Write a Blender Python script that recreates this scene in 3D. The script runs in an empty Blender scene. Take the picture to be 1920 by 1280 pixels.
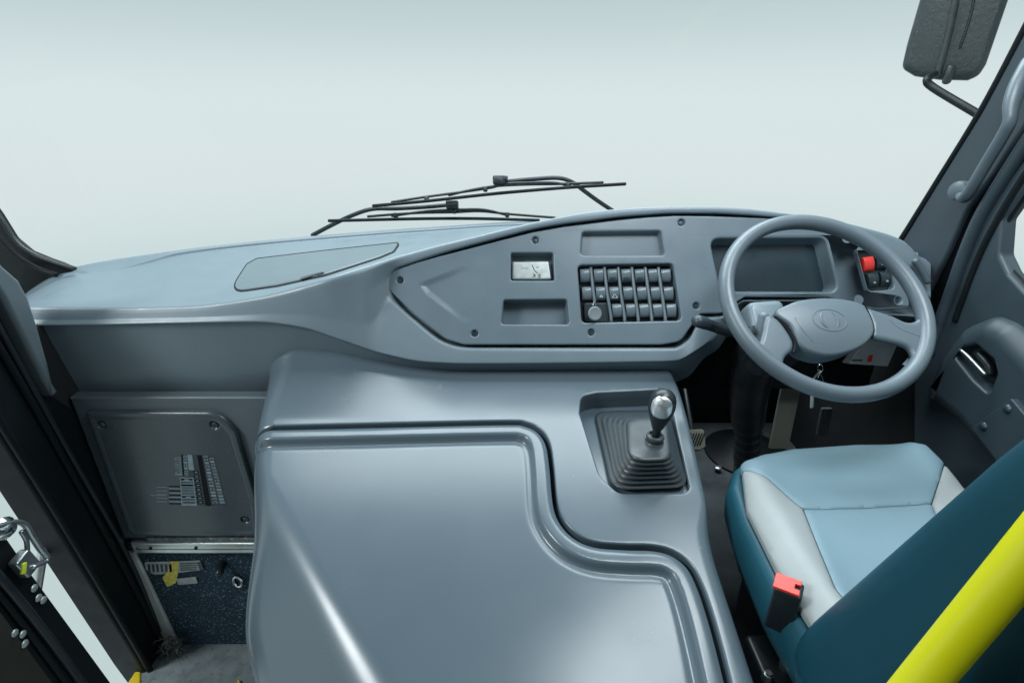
import bpy, math, random
import numpy as np
from mathutils import Vector, Matrix
from mathutils.geometry import tessellate_polygon

random.seed(7)
scene = bpy.context.scene
COL = scene.collection

# ------------------------------------------------------------------ camera
PITCH = math.radians(24.0)
CAM = np.array([0.0, 0.0, 1.25])
cam_data = bpy.data.cameras.new('camera')
cam_data.sensor_width = 36.0
cam_data.lens = 36.0 * 1000.0 / 1920.0
cam_data.clip_start = 0.01
cam_data.clip_end = 200.0
camera = bpy.data.objects.new('camera', cam_data)
camera.location = CAM
camera.rotation_euler = (math.radians(90.0) - PITCH, 0.0, 0.0)
COL.objects.link(camera)
scene.camera = camera

# ------------------------------------------------------------------ world: pale misty daylight outside the glass
world = bpy.data.worlds.new('World')
scene.world = world
world.use_nodes = True
wn = world.node_tree.nodes
wl = world.node_tree.links
wn.clear()
w_out = wn.new('ShaderNodeOutputWorld')
w_bg = wn.new('ShaderNodeBackground')
w_co = wn.new('ShaderNodeTexCoord')
w_sep = wn.new('ShaderNodeSeparateXYZ')
w_map = wn.new('ShaderNodeMapRange')
w_ramp = wn.new('ShaderNodeValToRGB')
w_map.inputs['From Min'].default_value = -0.5
w_map.inputs['From Max'].default_value = 0.5
w_map.interpolation_type = 'LINEAR'
wl.new(w_co.outputs['Generated'], w_sep.inputs[0])
wl.new(w_sep.outputs['Z'], w_map.inputs['Value'])
wl.new(w_map.outputs[0], w_ramp.inputs[0])
el = w_ramp.color_ramp.elements
el[0].position = 0.0
el[0].color = (0.53, 0.65, 0.65, 1)
el[1].position = 1.0
el[1].color = (0.53, 0.63, 0.64, 1)
for pos, c in ((0.22, (0.60, 0.71, 0.71, 1)), (0.40, (0.745, 0.805, 0.81, 1)), (0.50, (0.75, 0.822, 0.838, 1)), (0.68, (0.545, 0.645, 0.655, 1))):
    e = el.new(pos)
    e.color = c
w_ramp.color_ramp.interpolation = 'EASE'
wl.new(w_ramp.outputs[0], w_bg.inputs['Color'])
w_bg.inputs['Strength'].default_value = 1.0
wl.new(w_bg.outputs[0], w_out.inputs[0])

# ------------------------------------------------------------------ lamps
def area_lamp(name, loc, target, sx, sy, power, col):
    l = bpy.data.lights.new(name, 'AREA')
    l.shape = 'RECTANGLE'
    l.size = sx
    l.size_y = sy
    l.energy = power
    l.color = col
    o = bpy.data.objects.new(name, l)
    o.location = loc
    d = Vector(target) - Vector(loc)
    o.rotation_euler = d.to_track_quat('-Z', 'Y').to_euler()
    COL.objects.link(o)
    return o

area_lamp('daylight_through_windscreen', (-0.1, 2.5, 3.15), (0.0, 0.95, 0.6), 3.2, 1.5, 150, (0.88, 0.965, 1.0))
area_lamp('added_overhead_lamp', (0.58, 0.72, 1.93), (0.50, 0.82, 0.0), 0.9, 0.4, 17, (0.88, 0.965, 1.0))  # unseen overhead lamp, added to brighten wheel, seat and panel
area_lamp('daylight_through_door', (-2.6, -0.12, 2.68), (0.0, 0.65, 0.5), 0.7, 0.8, 72, (0.92, 0.98, 1.0))

vs = scene.view_settings
vs.view_transform = 'Standard'
vs.look = 'None'
vs.exposure = 0.0
vs.gamma = 1.0
vs.use_curve_mapping = False
scene.cycles.use_denoising = True
scene.cycles.max_bounces = 8
scene.cycles.transparent_max_bounces = 12

# ------------------------------------------------------------------ pixel rays and planes
S_, C_ = math.sin(PITCH), math.cos(PITCH)
RV, FV, UV = np.array([1.0, 0, 0]), np.array([0, C_, -S_]), np.array([0, S_, C_])

def ray(u, v):
    return (u - 960.0) / 1000.0 * RV + FV - (v - 640.0) / 1000.0 * UV

def at_y(u, v, y):
    r = ray(u, v)
    return CAM + r * (y / r[1])

def at_x(u, v, x):
    r = ray(u, v)
    return CAM + r * (x / r[0])

def at_z(u, v, z):
    r = ray(u, v)
    return CAM + r * ((z - CAM[2]) / r[2])

def at_d(u, v, d):
    return CAM + ray(u, v) * d

def nrm(v):
    v = np.asarray(v, float)
    return v / np.linalg.norm(v)

class Frame:
    """A plane in the place: origin, two axes in it and its normal."""
    def __init__(self, o, a, n):
        self.o = np.asarray(o, float)
        self.n = nrm(n)
        a = np.asarray(a, float)
        self.a = nrm(a - self.n * (a @ self.n))
        self.b = np.cross(self.n, self.a)
    def px(self, u, v, h=0.0):
        r = ray(u, v)
        o = self.o + self.n * h
        t = ((o - CAM) @ self.n) / (r @ self.n)
        q = CAM + r * t - self.o
        return np.array([q @ self.a, q @ self.b])
    def pxs(self, pts, h=0.0):
        return np.array([self.px(p[0], p[1], h) for p in pts])
    def to3(self, P, h=0.0):
        P = np.asarray(P, float)
        h = np.asarray(h, float)
        if P.ndim == 1:
            return self.o + P[0] * self.a + P[1] * self.b + h * self.n
        return self.o + P[:, :1] * self.a + P[:, 1:2] * self.b + np.broadcast_to(h, (len(P),))[:, None] * self.n
    def local(self, X):
        q = np.asarray(X, float) - self.o
        return np.array([q @ self.a, q @ self.b])
    def raised(self, h):
        return Frame(self.o + self.n * h, self.a, self.n)

# ------------------------------------------------------------------ materials
def mat(name, col, rough=0.45, metal=0.0, spec=0.5, var=0.08, vscale=6.0, bump=0.0, bscale=400.0,
        rvar=0.08, speck=None, sscale=300.0, samount=0.35, coat=0.0, sheen=0.0):
    m = bpy.data.materials.new(name)
    m.use_nodes = True
    nt = m.node_tree
    n, l = nt.nodes, nt.links
    b = n['Principled BSDF']
    b.inputs['Metallic'].default_value = metal
    b.inputs['Specular IOR Level'].default_value = spec
    b.inputs['Coat Weight'].default_value = coat
    b.inputs['Sheen Weight'].default_value = sheen
    tc = n.new('ShaderNodeTexCoord')
    no = n.new('ShaderNodeTexNoise')
    no.inputs['Scale'].default_value = vscale
    no.inputs['Detail'].default_value = 6.0
    no.inputs['Roughness'].default_value = 0.6
    l.new(tc.outputs['Object'], no.inputs['Vector'])
    mp = n.new('ShaderNodeMapRange')
    mp.inputs['From Min'].default_value = 0.0
    mp.inputs['From Max'].default_value = 1.0
    mp.inputs['To Min'].default_value = 1.0 - 2 * var
    mp.inputs['To Max'].default_value = 1.0 + 2 * var
    l.new(no.outputs['Fac'], mp.inputs['Value'])
    vm = n.new('ShaderNodeVectorMath')
    vm.operation = 'SCALE'
    vm.inputs[0].default_value = col
    l.new(mp.outputs[0], vm.inputs['Scale'])
    last = vm.outputs[0]
    if speck is not None:
        s = n.new('ShaderNodeTexNoise')
        s.inputs['Scale'].default_value = sscale
        s.inputs['Detail'].default_value = 2.0
        l.new(tc.outputs['Object'], s.inputs['Vector'])
        sm = n.new('ShaderNodeMapRange')
        sm.inputs['From Min'].default_value = 0.58
        sm.inputs['From Max'].default_value = 0.72
        sm.inputs['To Max'].default_value = samount
        l.new(s.outputs['Fac'], sm.inputs['Value'])
        mx = n.new('ShaderNodeMix')
        mx.data_type = 'RGBA'
        l.new(sm.outputs[0], mx.inputs['Factor'])
        l.new(last, mx.inputs['A'])
        mx.inputs['B'].default_value = (*speck, 1)
        last = mx.outputs['Result']
    l.new(last, b.inputs['Base Color'])
    no2 = n.new('ShaderNodeTexNoise')
    no2.inputs['Scale'].default_value = vscale * 3.1
    no2.inputs['Detail'].default_value = 5.0
    l.new(tc.outputs['Object'], no2.inputs['Vector'])
    rp = n.new('ShaderNodeMapRange')
    rp.inputs['From Min'].default_value = 0.0
    rp.inputs['From Max'].default_value = 1.0
    rp.inputs['To Min'].default_value = max(0.02, rough - 2 * rvar)
    rp.inputs['To Max'].default_value = min(1.0, rough + 2 * rvar)
    l.new(no2.outputs['Fac'], rp.inputs['Value'])
    l.new(rp.outputs[0], b.inputs['Roughness'])
    if bump > 0:
        nb = n.new('ShaderNodeTexNoise')
        nb.inputs['Scale'].default_value = bscale
        nb.inputs['Detail'].default_value = 3.0
        l.new(tc.outputs['Object'], nb.inputs['Vector'])
        bp = n.new('ShaderNodeBump')
        bp.inputs['Strength'].default_value = bump
        bp.inputs['Distance'].default_value = 0.002
        l.new(nb.outputs['Fac'], bp.inputs['Height'])
        l.new(bp.outputs[0], b.inputs['Normal'])
    return m

def glass_mat(name, tint=(0.93, 0.97, 0.97)):
    m = bpy.data.materials.new(name)
    m.use_nodes = True
    nt = m.node_tree
    n, l = nt.nodes, nt.links
    n.clear()
    o = n.new('ShaderNodeOutputMaterial')
    t = n.new('ShaderNodeBsdfTransparent')
    t.inputs[0].default_value = (*tint, 1)
    g = n.new('ShaderNodeBsdfGlossy')
    g.inputs['Roughness'].default_value = 0.02
    f = n.new('ShaderNodeFresnel')
    f.inputs['IOR'].default_value = 1.3
    mx = n.new('ShaderNodeMixShader')
    l.new(f.outputs[0], mx.inputs[0])
    l.new(t.outputs[0], mx.inputs[1])
    l.new(g.outputs[0], mx.inputs[2])
    l.new(mx.outputs[0], o.inputs[0])
    return m

PL = (0.158, 0.206, 0.240)
M = {
    'dash': mat('dash_plastic', PL, 0.37, bump=0.05, bscale=900, var=0.05),
    'panel': mat('panel_plastic', (0.132, 0.176, 0.208), 0.33, bump=0.05, bscale=900, var=0.06),
    'cover': mat('cover_plastic', (0.078, 0.108, 0.131), 0.25, var=0.03, vscale=3, rvar=0.03),
    'fascia': mat('fascia_plastic', (0.086, 0.113, 0.130), 0.42, bump=0.05, bscale=900, var=0.08),
    'pillar': mat('pillar_plastic', (0.029, 0.043, 0.056), 0.45, bump=0.05, bscale=900),
    'door': mat('door_plastic', (0.030, 0.047, 0.059), 0.45, bump=0.05, bscale=900),
    'wheel': mat('wheel_rubber', (0.106, 0.139, 0.163), 0.36, bump=0.06, bscale=1200, var=0.06),
    'boot': mat('boot_rubber', (0.034, 0.046, 0.054), 0.40, bump=0.05, bscale=700, var=0.12, vscale=14),
    'black': mat('black_plastic', (0.012, 0.018, 0.022), 0.38, bump=0.04, bscale=700, var=0.15),
    'rubber': mat('black_rubber', (0.006, 0.009, 0.011), 0.5, spec=0.18, bump=0.06, bscale=500, var=0.2),
    'void': mat('dark_bulkhead', (0.006, 0.009, 0.011), 0.7, var=0.3),
    'switch': mat('switch_plastic', (0.125, 0.162, 0.188), 0.30, var=0.05),
    'switchdark': mat('switch_dark', (0.022, 0.034, 0.042), 0.3, var=0.05),
    'cluster': mat('cluster_smoked', (0.022, 0.040, 0.053), 0.3, var=0.05),
    'screw': mat('screw_steel', (0.06, 0.09, 0.11), 0.35, metal=0.6, var=0.1),
    'chrome': mat('chrome', (0.75, 0.8, 0.82), 0.14, metal=1.0, var=0.03),
    'steel': mat('dull_steel', (0.42, 0.46, 0.48), 0.32, metal=0.9, var=0.12, vscale=20),
    'alu': mat('aluminium', (0.55, 0.60, 0.60), 0.36, metal=0.75, var=0.12, vscale=25),
    'greytrim': mat('worn_grey_trim', (0.42, 0.46, 0.46), 0.55, var=0.2, vscale=12),
    'carpet': mat('riser_carpet', (0.018, 0.034, 0.052), 0.9, spec=0.15, var=0.35, vscale=9, bump=0.6, bscale=500,
                  speck=(0.16, 0.25, 0.30), sscale=190, samount=0.85),
    'floor': mat('floor_carpet', (0.066, 0.078, 0.086), 0.9, spec=0.2, var=0.35, vscale=11, bump=0.6, bscale=400,
                 speck=(0.18, 0.21, 0.23), sscale=200, samount=0.3),
    'step': mat('step_vinyl', (0.16, 0.19, 0.20), 0.75, spec=0.3, var=0.3, vscale=22, bump=0.3, bscale=160,
                speck=(0.06, 0.07, 0.07), sscale=60, samount=0.5),
    'teal': mat('teal_vinyl', (0.003, 0.048, 0.074), 0.55, spec=0.3, bump=0.08, bscale=500, var=0.12),
    'tealedge': mat('teal_edge_vinyl', (0.007, 0.066, 0.098), 0.5, bump=0.08, bscale=500, var=0.08),
    'skyblue': mat('light_blue_vinyl', (0.150, 0.236, 0.282), 0.5, bump=0.08, bscale=500, var=0.06),
    'pale': mat('pale_grey_vinyl', (0.265, 0.292, 0.298), 0.5, bump=0.08, bscale=500, var=0.06),
    'seam': mat('dark_thread', (0.03, 0.06, 0.08), 0.8),
    'yellow': mat('yellow_paint', (0.63, 0.63, 0.004), 0.38, var=0.06),
    'stepyellow': mat('step_yellow', (0.75, 0.55, 0.02), 0.5, var=0.15, vscale=20),
    'red': mat('red_plastic', (0.75, 0.045, 0.035), 0.35, var=0.06),
    'paper': mat('white_card', (0.42, 0.48, 0.50), 0.6, var=0.06),
    'access': mat('access_plastic', (0.052, 0.070, 0.082), 0.26, var=0.06, rvar=0.04),
    'flap': mat('flap_plastic', (0.118, 0.158, 0.178), 0.42, var=0.05),
    'ink': mat('dark_ink', (0.005, 0.007, 0.009), 0.6, spec=0.15),
    'print': mat('pale_print', (0.22, 0.30, 0.34), 0.5, var=0.2, vscale=60),
    'label': mat('worn_label', (0.30, 0.35, 0.35), 0.6, var=0.3, vscale=70),
    'oldyellow': mat('faded_yellow_print', (0.55, 0.48, 0.08), 0.6, var=0.35, vscale=90),
    'dirt': mat('dirty_black_shell', (0.035, 0.043, 0.045), 0.42, var=0.35, vscale=9, bump=0.3, bscale=90,
                speck=(0.12, 0.14, 0.14), sscale=110, samount=0.35),
    'beige': mat('dusty_steel', (0.32, 0.33, 0.28), 0.6, var=0.15),
    'handle': mat('handle_plastic', (0.080, 0.108, 0.128), 0.38, bump=0.04, bscale=900),
    'glass': glass_mat('clear_glass'),
    'lining': mat('cab_lining', (0.08, 0.09, 0.095), 0.6),
    'fibre': mat('dusty_fibres', (0.07, 0.08, 0.08), 0.9),
}

# ------------------------------------------------------------------ object helpers
def mesh_obj(name, verts, faces, m, parent=None, sharp=40, flat=False):
    me = bpy.data.meshes.new(name)
    me.from_pydata([tuple(map(float, v)) for v in verts], [], [tuple(int(i) for i in f) for f in faces])
    me.validate()
    me.update()
    if not flat:
        me.polygons.foreach_set('use_smooth', [True] * len(me.polygons))
        if sharp:
            me.set_sharp_from_angle(angle=math.radians(sharp))
    me.materials.append(M[m] if isinstance(m, str) else m)
    o = bpy.data.objects.new(name, me)
    COL.objects.link(o)
    if parent is not None:
        put(o, parent)
    return o

def put(o, parent):
    o.parent = parent
    o.matrix_parent_inverse = world_of(parent).inverted()

def world_of(o):
    mw = Matrix.LocRotScale(o.location, o.rotation_euler, o.scale)
    if o.parent is not None:
        return world_of(o.parent) @ o.matrix_parent_inverse @ mw
    return mw

def thing(name, label, cat, loc, group=None):
    o = bpy.data.objects.new(name, None)
    o.empty_display_size = 0.05
    o.location = tuple(map(float, loc))
    COL.objects.link(o)
    return tag(o, label, cat, group)

def tag(o, label, cat, group=None):
    o['label'] = label
    o['category'] = cat
    if group:
        o['group'] = group
    return o

def structure(o, label=None):
    o['kind'] = 'structure'
    if label:
        o['label'] = label
    return o

class MB:
    """Collects shapes for one mesh."""
    def __init__(self):
        self.v, self.f = [], []
    def add(self, vs, fs):
        k = len(self.v)
        self.v += [tuple(map(float, p)) for p in vs]
        self.f += [tuple(i + k for i in f) for f in fs]
        return self
    def build(self, name, m, parent=None, sharp=40, flat=False):
        return mesh_obj(name, self.v, self.f, m, parent, sharp, flat)

# ------------------------------------------------------------------ 2D outlines
def rpoly(pts, r=0.0, seg=6):
    """Closed polygon with filleted corners; a point may carry its own radius as third value."""
    P = [np.array(p[:2], float) for p in pts]
    R = [p[2] if len(p) > 2 else r for p in pts]
    out = []
    n = len(P)
    for i in range(n):
        a, p, b = P[i - 1], P[i], P[(i + 1) % n]
        da, db = a - p, b - p
        la, lb = np.linalg.norm(da), np.linalg.norm(db)
        da, db = da / la, db / lb
        k = R[i]
        ang = math.acos(max(-1, min(1, da @ db)))
        if k <= 0 or ang > math.pi - 0.02:
            out.append(p)
            continue
        t = min(k / math.tan(ang / 2), 0.49 * la, 0.49 * lb)
        A, B = p + da * t, p + db * t
        for j in range(seg + 1):
            s = j / seg
            out.append((1 - s) ** 2 * A + 2 * s * (1 - s) * p + s * s * B)
    return ccw(np.array(out))

def area2(P):
    x, y = P[:, 0], P[:, 1]
    return float(np.sum(x * np.roll(y, -1) - np.roll(x, -1) * y))

def ccw(P):
    return P if area2(P) > 0 else P[::-1].copy()

def smooth_loop(pts, per=8):
    """Closed Catmull-Rom."""
    P = np.array(pts, float)
    n = len(P)
    out = []
    for i in range(n):
        p0, p1, p2, p3 = P[i - 1], P[i], P[(i + 1) % n], P[(i + 2) % n]
        for j in range(per):
            t = j / per
            out.append(0.5 * ((2 * p1) + (-p0 + p2) * t + (2 * p0 - 5 * p1 + 4 * p2 - p3) * t * t + (-p0 + 3 * p1 - 3 * p2 + p3) * t ** 3))
    return ccw(np.array(out)) if P.shape[1] == 2 else np.array(out)

def smooth_path(pts, per=8):
    P = [np.array(p, float) for p in pts]
    P = [2 * P[0] - P[1]] + P + [2 * P[-1] - P[-2]]
    out = []
    for i in range(1, len(P) - 2):
        p0, p1, p2, p3 = P[i - 1], P[i], P[i + 1], P[i + 2]
        for j in range(per):
            t = j / per
            out.append(0.5 * ((2 * p1) + (-p0 + p2) * t + (2 * p0 - 5 * p1 + 4 * p2 - p3) * t * t + (-p0 + 3 * p1 - 3 * p2 + p3) * t ** 3))
    out.append(P[-2])
    return np.array(out)

def offset(P, d):
    """Move a CCW loop inward by d."""
    e1 = P - np.roll(P, 1, 0)
    e2 = np.roll(P, -1, 0) - P
    def nn(e):
        L = np.maximum(np.linalg.norm(e, axis=1, keepdims=True), 1e-9)
        return np.stack([-e[:, 1], e[:, 0]], 1) / L
    n1, n2 = nn(e1), nn(e2)
    b = n1 + n2
    den = np.maximum(np.sum(b * n1, 1, keepdims=True), 0.5)
    return P + d * b / den

def fillet(r, depth, n=5, back=0.0):
    """(inset, height) rings from a wall's foot up to the flat top."""
    prof = [(back, -depth)]
    for j in range(n + 1):
        a = math.pi / 2 * j / n
        prof.append((r * (1 - math.cos(a)), -r + r * math.sin(a)))
    return prof

def slab(name, loop, frame, m, parent=None, depth=0.02, r=0.003, holes=(), prof=None, floor=True, h=0.0, crown=None, back=False, sharp=35):
    """A plate with rounded rim on a plane. holes: (loop, fillet radius, depth, taper)."""
    mb = MB()
    prof = prof or fillet(r, depth)
    n = len(loop)
    rings = []
    def ht(P, z):
        z = np.full(len(P), z + h)
        return z + crown(P[:, 0], P[:, 1]) if crown else z
    for (ins, z) in prof:
        P = offset(loop, ins) if ins else loop
        k = len(mb.v)
        mb.v += [tuple(p) for p in frame.to3(P, ht(P, z))]
        rings.append((k, P))
    for (k0, _), (k1, _) in zip(rings, rings[1:]):
        for i in range(n):
            j = (i + 1) % n
            mb.f.append((k0 + i, k0 + j, k1 + j, k1 + i))
    topz = prof[-1][1]
    loops = [rings[-1]]
    for (hl, hr, hd, tp) in holes:
        hl = ccw(hl)
        hp = [(-hr * (1 - math.sin(a)), topz - hr * (1 - math.cos(a))) for a in np.linspace(0, math.pi / 2, 5)]
        hp += [(tp, topz - hd)]
        hr_ = []
        for (ins, z) in hp:
            P = offset(hl, ins) if ins else hl
            k = len(mb.v)
            mb.v += [tuple(p) for p in frame.to3(P, ht(P, z))]
            hr_.append((k, P))
        nh = len(hl)
        for (k0, _), (k1, _) in zip(hr_, hr_[1:]):
            for i in range(nh):
                j = (i + 1) % nh
                mb.f.append((k0 + i, k0 + j, k1 + j, k1 + i))
        loops.append(hr_[0])
        if floor:
            kk, P = hr_[-1]
            for t in tessellate_polygon([[Vector((x, y, 0)) for x, y in P]]):
                mb.f.append(tri_ccw([kk + i for i in t], P, t))
    idx, polys = [], []
    for (k, P) in loops:
        idx += [k + i for i in range(len(P))]
        polys.append(P)
    allP = np.concatenate(polys)
    for t in tessellate_polygon([[Vector((x, y, 0)) for x, y in P] for P in polys]):
        mb.f.append(tri_ccw([idx[i] for i in t], allP, t))
    if back:
        k, P = rings[0]
        for t in tessellate_polygon([[Vector((x, y, 0)) for x, y in P]]):
            mb.f.append(tri_ccw([k + i for i in t], P, t)[::-1])
    o = mb.build(name, m, parent, sharp)
    w = o.modifiers.new('weighted', 'WEIGHTED_NORMAL')
    w.keep_sharp = True
    return o

def tri_ccw(ids, P, t):
    a, b, c = P[t[0]], P[t[1]], P[t[2]]
    cr = (b[0] - a[0]) * (c[1] - a[1]) - (b[1] - a[1]) * (c[0] - a[0])
    return tuple(ids) if cr > 0 else tuple(ids[::-1])

def sdf(P, X, Y):
    """Signed distance to a closed loop, positive inside."""
    A = P
    B = np.roll(P, -1, 0)
    out = np.empty(X.shape)
    xf, yf = X.ravel(), Y.ravel()
    of = out.ravel()
    for s in range(0, len(xf), 20000):
        x, y = xf[s:s + 20000, None], yf[s:s + 20000, None]
        ex, ey = (B - A)[:, 0], (B - A)[:, 1]
        t = np.clip(((x - A[:, 0]) * ex + (y - A[:, 1]) * ey) / np.maximum(ex * ex + ey * ey, 1e-12), 0, 1)
        d = np.sqrt(((A[:, 0] + t * ex - x) ** 2 + (A[:, 1] + t * ey - y) ** 2).min(1))
        c = ((A[:, 1] > y) != (B[:, 1] > y)) & (x < ex * (y - A[:, 1]) / np.where(ey == 0, 1e-12, ey) + A[:, 0])
        of[s:s + 20000] = np.where(c.sum(1) % 2 == 1, d, -d)
    return of.reshape(X.shape)

def thin(P, tol=0.0008):
    keep = [0]
    for i in range(1, len(P)):
        if np.linalg.norm(P[i] - P[keep[-1]]) > tol:
            keep.append(i)
    return P[keep]

def sheet(name, region, H, frame, step, m, parent=None, skirt=((0, 0), (0, -0.03)), sharp=50):
    """A shaped surface over a plane: region(X, Y) > 0 is inside, H(X, Y) its height; skirt = (out, down) rings."""
    bx0, bx1, by0, by1, fn = region
    nx, ny = int((bx1 - bx0) / step) + 1, int((by1 - by0) / step) + 1
    gx, gy = np.meshgrid(bx0 + np.arange(nx) * step, by0 + np.arange(ny) * step)
    S = fn(gx, gy)
    e = step * 0.25
    def grad(x, y):
        g = np.stack([fn(x + e, y) - fn(x - e, y), fn(x, y + e) - fn(x, y - e)], -1)
        return g / np.maximum(np.linalg.norm(g, axis=-1, keepdims=True), 1e-9)
    near = np.abs(S) < 0.22 * step
    if near.any():
        g = grad(gx[near], gy[near])
        gx, gy = gx.copy(), gy.copy()
        sx = S[near]
        gx[near] -= sx * g[:, 0]
        gy[near] -= sx * g[:, 1]
        S = S.copy()
        S[near] = 0.0
    pts = np.stack([gx.ravel(), gy.ravel()], 1)
    Sf = S.ravel()
    V, F, vid, eid = [], [], {}, {}
    def gv(i):
        if i not in vid:
            vid[i] = len(V)
            V.append(pts[i])
        return vid[i]
    def gc(i, j):
        k = (min(i, j), max(i, j))
        if k not in eid:
            t = Sf[k[0]] / (Sf[k[0]] - Sf[k[1]])
            eid[k] = len(V)
            V.append(pts[k[0]] * (1 - t) + pts[k[1]] * t)
        return eid[k]
    ins = Sf >= 0
    for y in range(ny - 1):
        for x in range(nx - 1):
            a = y * nx + x
            q = (a, a + 1, a + nx + 1, a + nx)
            s = ins[q[0]] + ins[q[1]] + ins[q[2]] + ins[q[3]]
            if s == 0:
                continue
            if s == 4:
                F.append(tuple(gv(i) for i in q))
                continue
            for t in ((q[0], q[1], q[2]), (q[0], q[2], q[3])):
                k = [ins[i] for i in t]
                c = sum(k)
                if c == 3:
                    F.append(tuple(gv(i) for i in t))
                elif c == 2:
                    o = k.index(False)
                    p0, p1, p2 = t[o], t[(o + 1) % 3], t[(o + 2) % 3]
                    if Sf[p1] == 0 and Sf[p2] == 0:
                        continue
                    f = [gv(p1), gv(p2)]
                    if Sf[p2] > 0:
                        f.append(gc(p2, p0))
                    if Sf[p1] > 0:
                        f.append(gc(p0, p1))
                    F.append(tuple(f))
                elif c == 1:
                    o = k.index(True)
                    p0, p1, p2 = t[o], t[(o + 1) % 3], t[(o + 2) % 3]
                    if Sf[p0] == 0:
                        continue
                    F.append((gv(p0), gc(p0, p1), gc(p2, p0)))
    V = np.array(V)
    hz = H(V[:, 0], V[:, 1])
    cnt = {}
    for f in F:
        for i in range(len(f)):
            a, b = f[i], f[(i + 1) % len(f)]
            if (b, a) in cnt:
                del cnt[(b, a)]
            else:
                cnt[(a, b)] = 1
    bl = list(cnt)
    bi = sorted({i for e_ in bl for i in e_})
    pos = {b: i for i, b in enumerate(bi)}
    B = V[bi]
    gout = -grad(B[:, 0], B[:, 1])
    verts = [frame.to3(V, hz)]
    tot = len(V)
    prev = bi
    for (o_, d_) in skirt[1:]:
        if callable(d_):
            zz = d_(B[:, 0], B[:, 1])
        else:
            zz = hz[bi] + d_
        oo = o_(B[:, 0], B[:, 1])[:, None] if callable(o_) else o_
        verts.append(frame.to3(B + gout * oo, zz))
        cur = list(range(tot, tot + len(bi)))
        tot += len(bi)
        for (a, b) in bl:
            F.append((prev[pos[b]], prev[pos[a]], cur[pos[a]], cur[pos[b]]))
        prev = cur
    return mesh_obj(name, np.concatenate(verts), F, m, parent, sharp)

def roll(r, depth, n=5):
    out = [(0, 0)]
    for j in range(1, n + 1):
        a = math.pi / 2 * j / n
        out.append((r * math.sin(a), -r * (1 - math.cos(a))))
    out.append((r, -depth))
    return out

def sstep(a, b, x):
    t = np.clip((x - a) / (b - a), 0, 1)
    return t * t * (3 - 2 * t)

def smin(a, b, k):
    h = np.clip(0.5 + 0.5 * (b - a) / k, 0, 1)
    return b * (1 - h) + a * h - k * h * (1 - h)

# ------------------------------------------------------------------ 3D helpers
def tube(path, rad, seg=12, flat=1.0, up=None, caps=True, round_end=True):
    """Swept round bar: returns verts, faces. rad may be a list. flat squashes along 'up'."""
    P = np.array(path, float)
    n = len(P)
    R = np.full(n, rad) if np.isscalar(rad) else np.array(rad, float)
    T = np.gradient(P, axis=0)
    T /= np.maximum(np.linalg.norm(T, axis=1, keepdims=True), 1e-9)
    ref = np.array(up if up is not None else (0.0, 0.0, 1.0), float)
    if up is None and abs(T[0] @ ref) > 0.9:
        ref = np.array([1.0, 0, 0])
    V, F = [], []
    N = ref - T[0] * (ref @ T[0])
    N /= np.linalg.norm(N)
    Ns = []
    for i in range(n):
        N = (ref if up is not None else N)
        N = N - T[i] * (N @ T[i])
        N /= max(np.linalg.norm(N), 1e-9)
        Ns.append(N)
    rows = [(P[i], T[i], Ns[i], R[i]) for i in range(n)]
    if round_end:
        def cap(i, sgn):
            o = []
            for a in (0.35, 0.75, 1.15, 1.45):
                o.append((P[i] + sgn * T[i] * R[i] * math.sin(a) * 0.8, T[i], Ns[i], R[i] * math.cos(a)))
            return o
        rows = cap(0, -1)[::-1] + rows + cap(n - 1, 1)
    for (p, t, N, r) in rows:
        Bn = np.cross(t, N)
        for k in range(seg):
            a = 2 * math.pi * k / seg
            V.append(p + r * (math.cos(a) * Bn + math.sin(a) * N * flat))
    for i in range(len(rows) - 1):
        for k in range(seg):
            j = (k + 1) % seg
            F.append((i * seg + k, i * seg + j, (i + 1) * seg + j, (i + 1) * seg + k))
    if caps:
        F.append(tuple(range(seg))[::-1])
        F.append(tuple((len(rows) - 1) * seg + k for k in range(seg)))
    return V, F

def bar(name, path, rad, m, parent=None, seg=12, **k):
    v, f = tube(path, rad, seg, **k)
    return mesh_obj(name, v, f, m, parent, 60)

def lathe(prof, o, axis, seg=24):
    """prof: (radius, height along axis)."""
    o = np.asarray(o, float)
    ax = nrm(axis)
    a = np.cross(ax, [1.0, 0, 0]) if abs(ax[0]) < 0.9 else np.cross(ax, [0, 1.0, 0])
    a = nrm(a)
    b = np.cross(ax, a)
    V, F = [], []
    for (r, h) in prof:
        for k in range(seg):
            t = 2 * math.pi * k / seg
            V.append(o + ax * h + r * (math.cos(t) * a + math.sin(t) * b))
    for i in range(len(prof) - 1):
        for k in range(seg):
            j = (k + 1) % seg
            F.append((i * seg + k, i * seg + j, (i + 1) * seg + j, (i + 1) * seg + k))
    F.append(tuple(range(seg))[::-1])
    F.append(tuple((len(prof) - 1) * seg + k for k in range(seg)))
    return V, F

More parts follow.
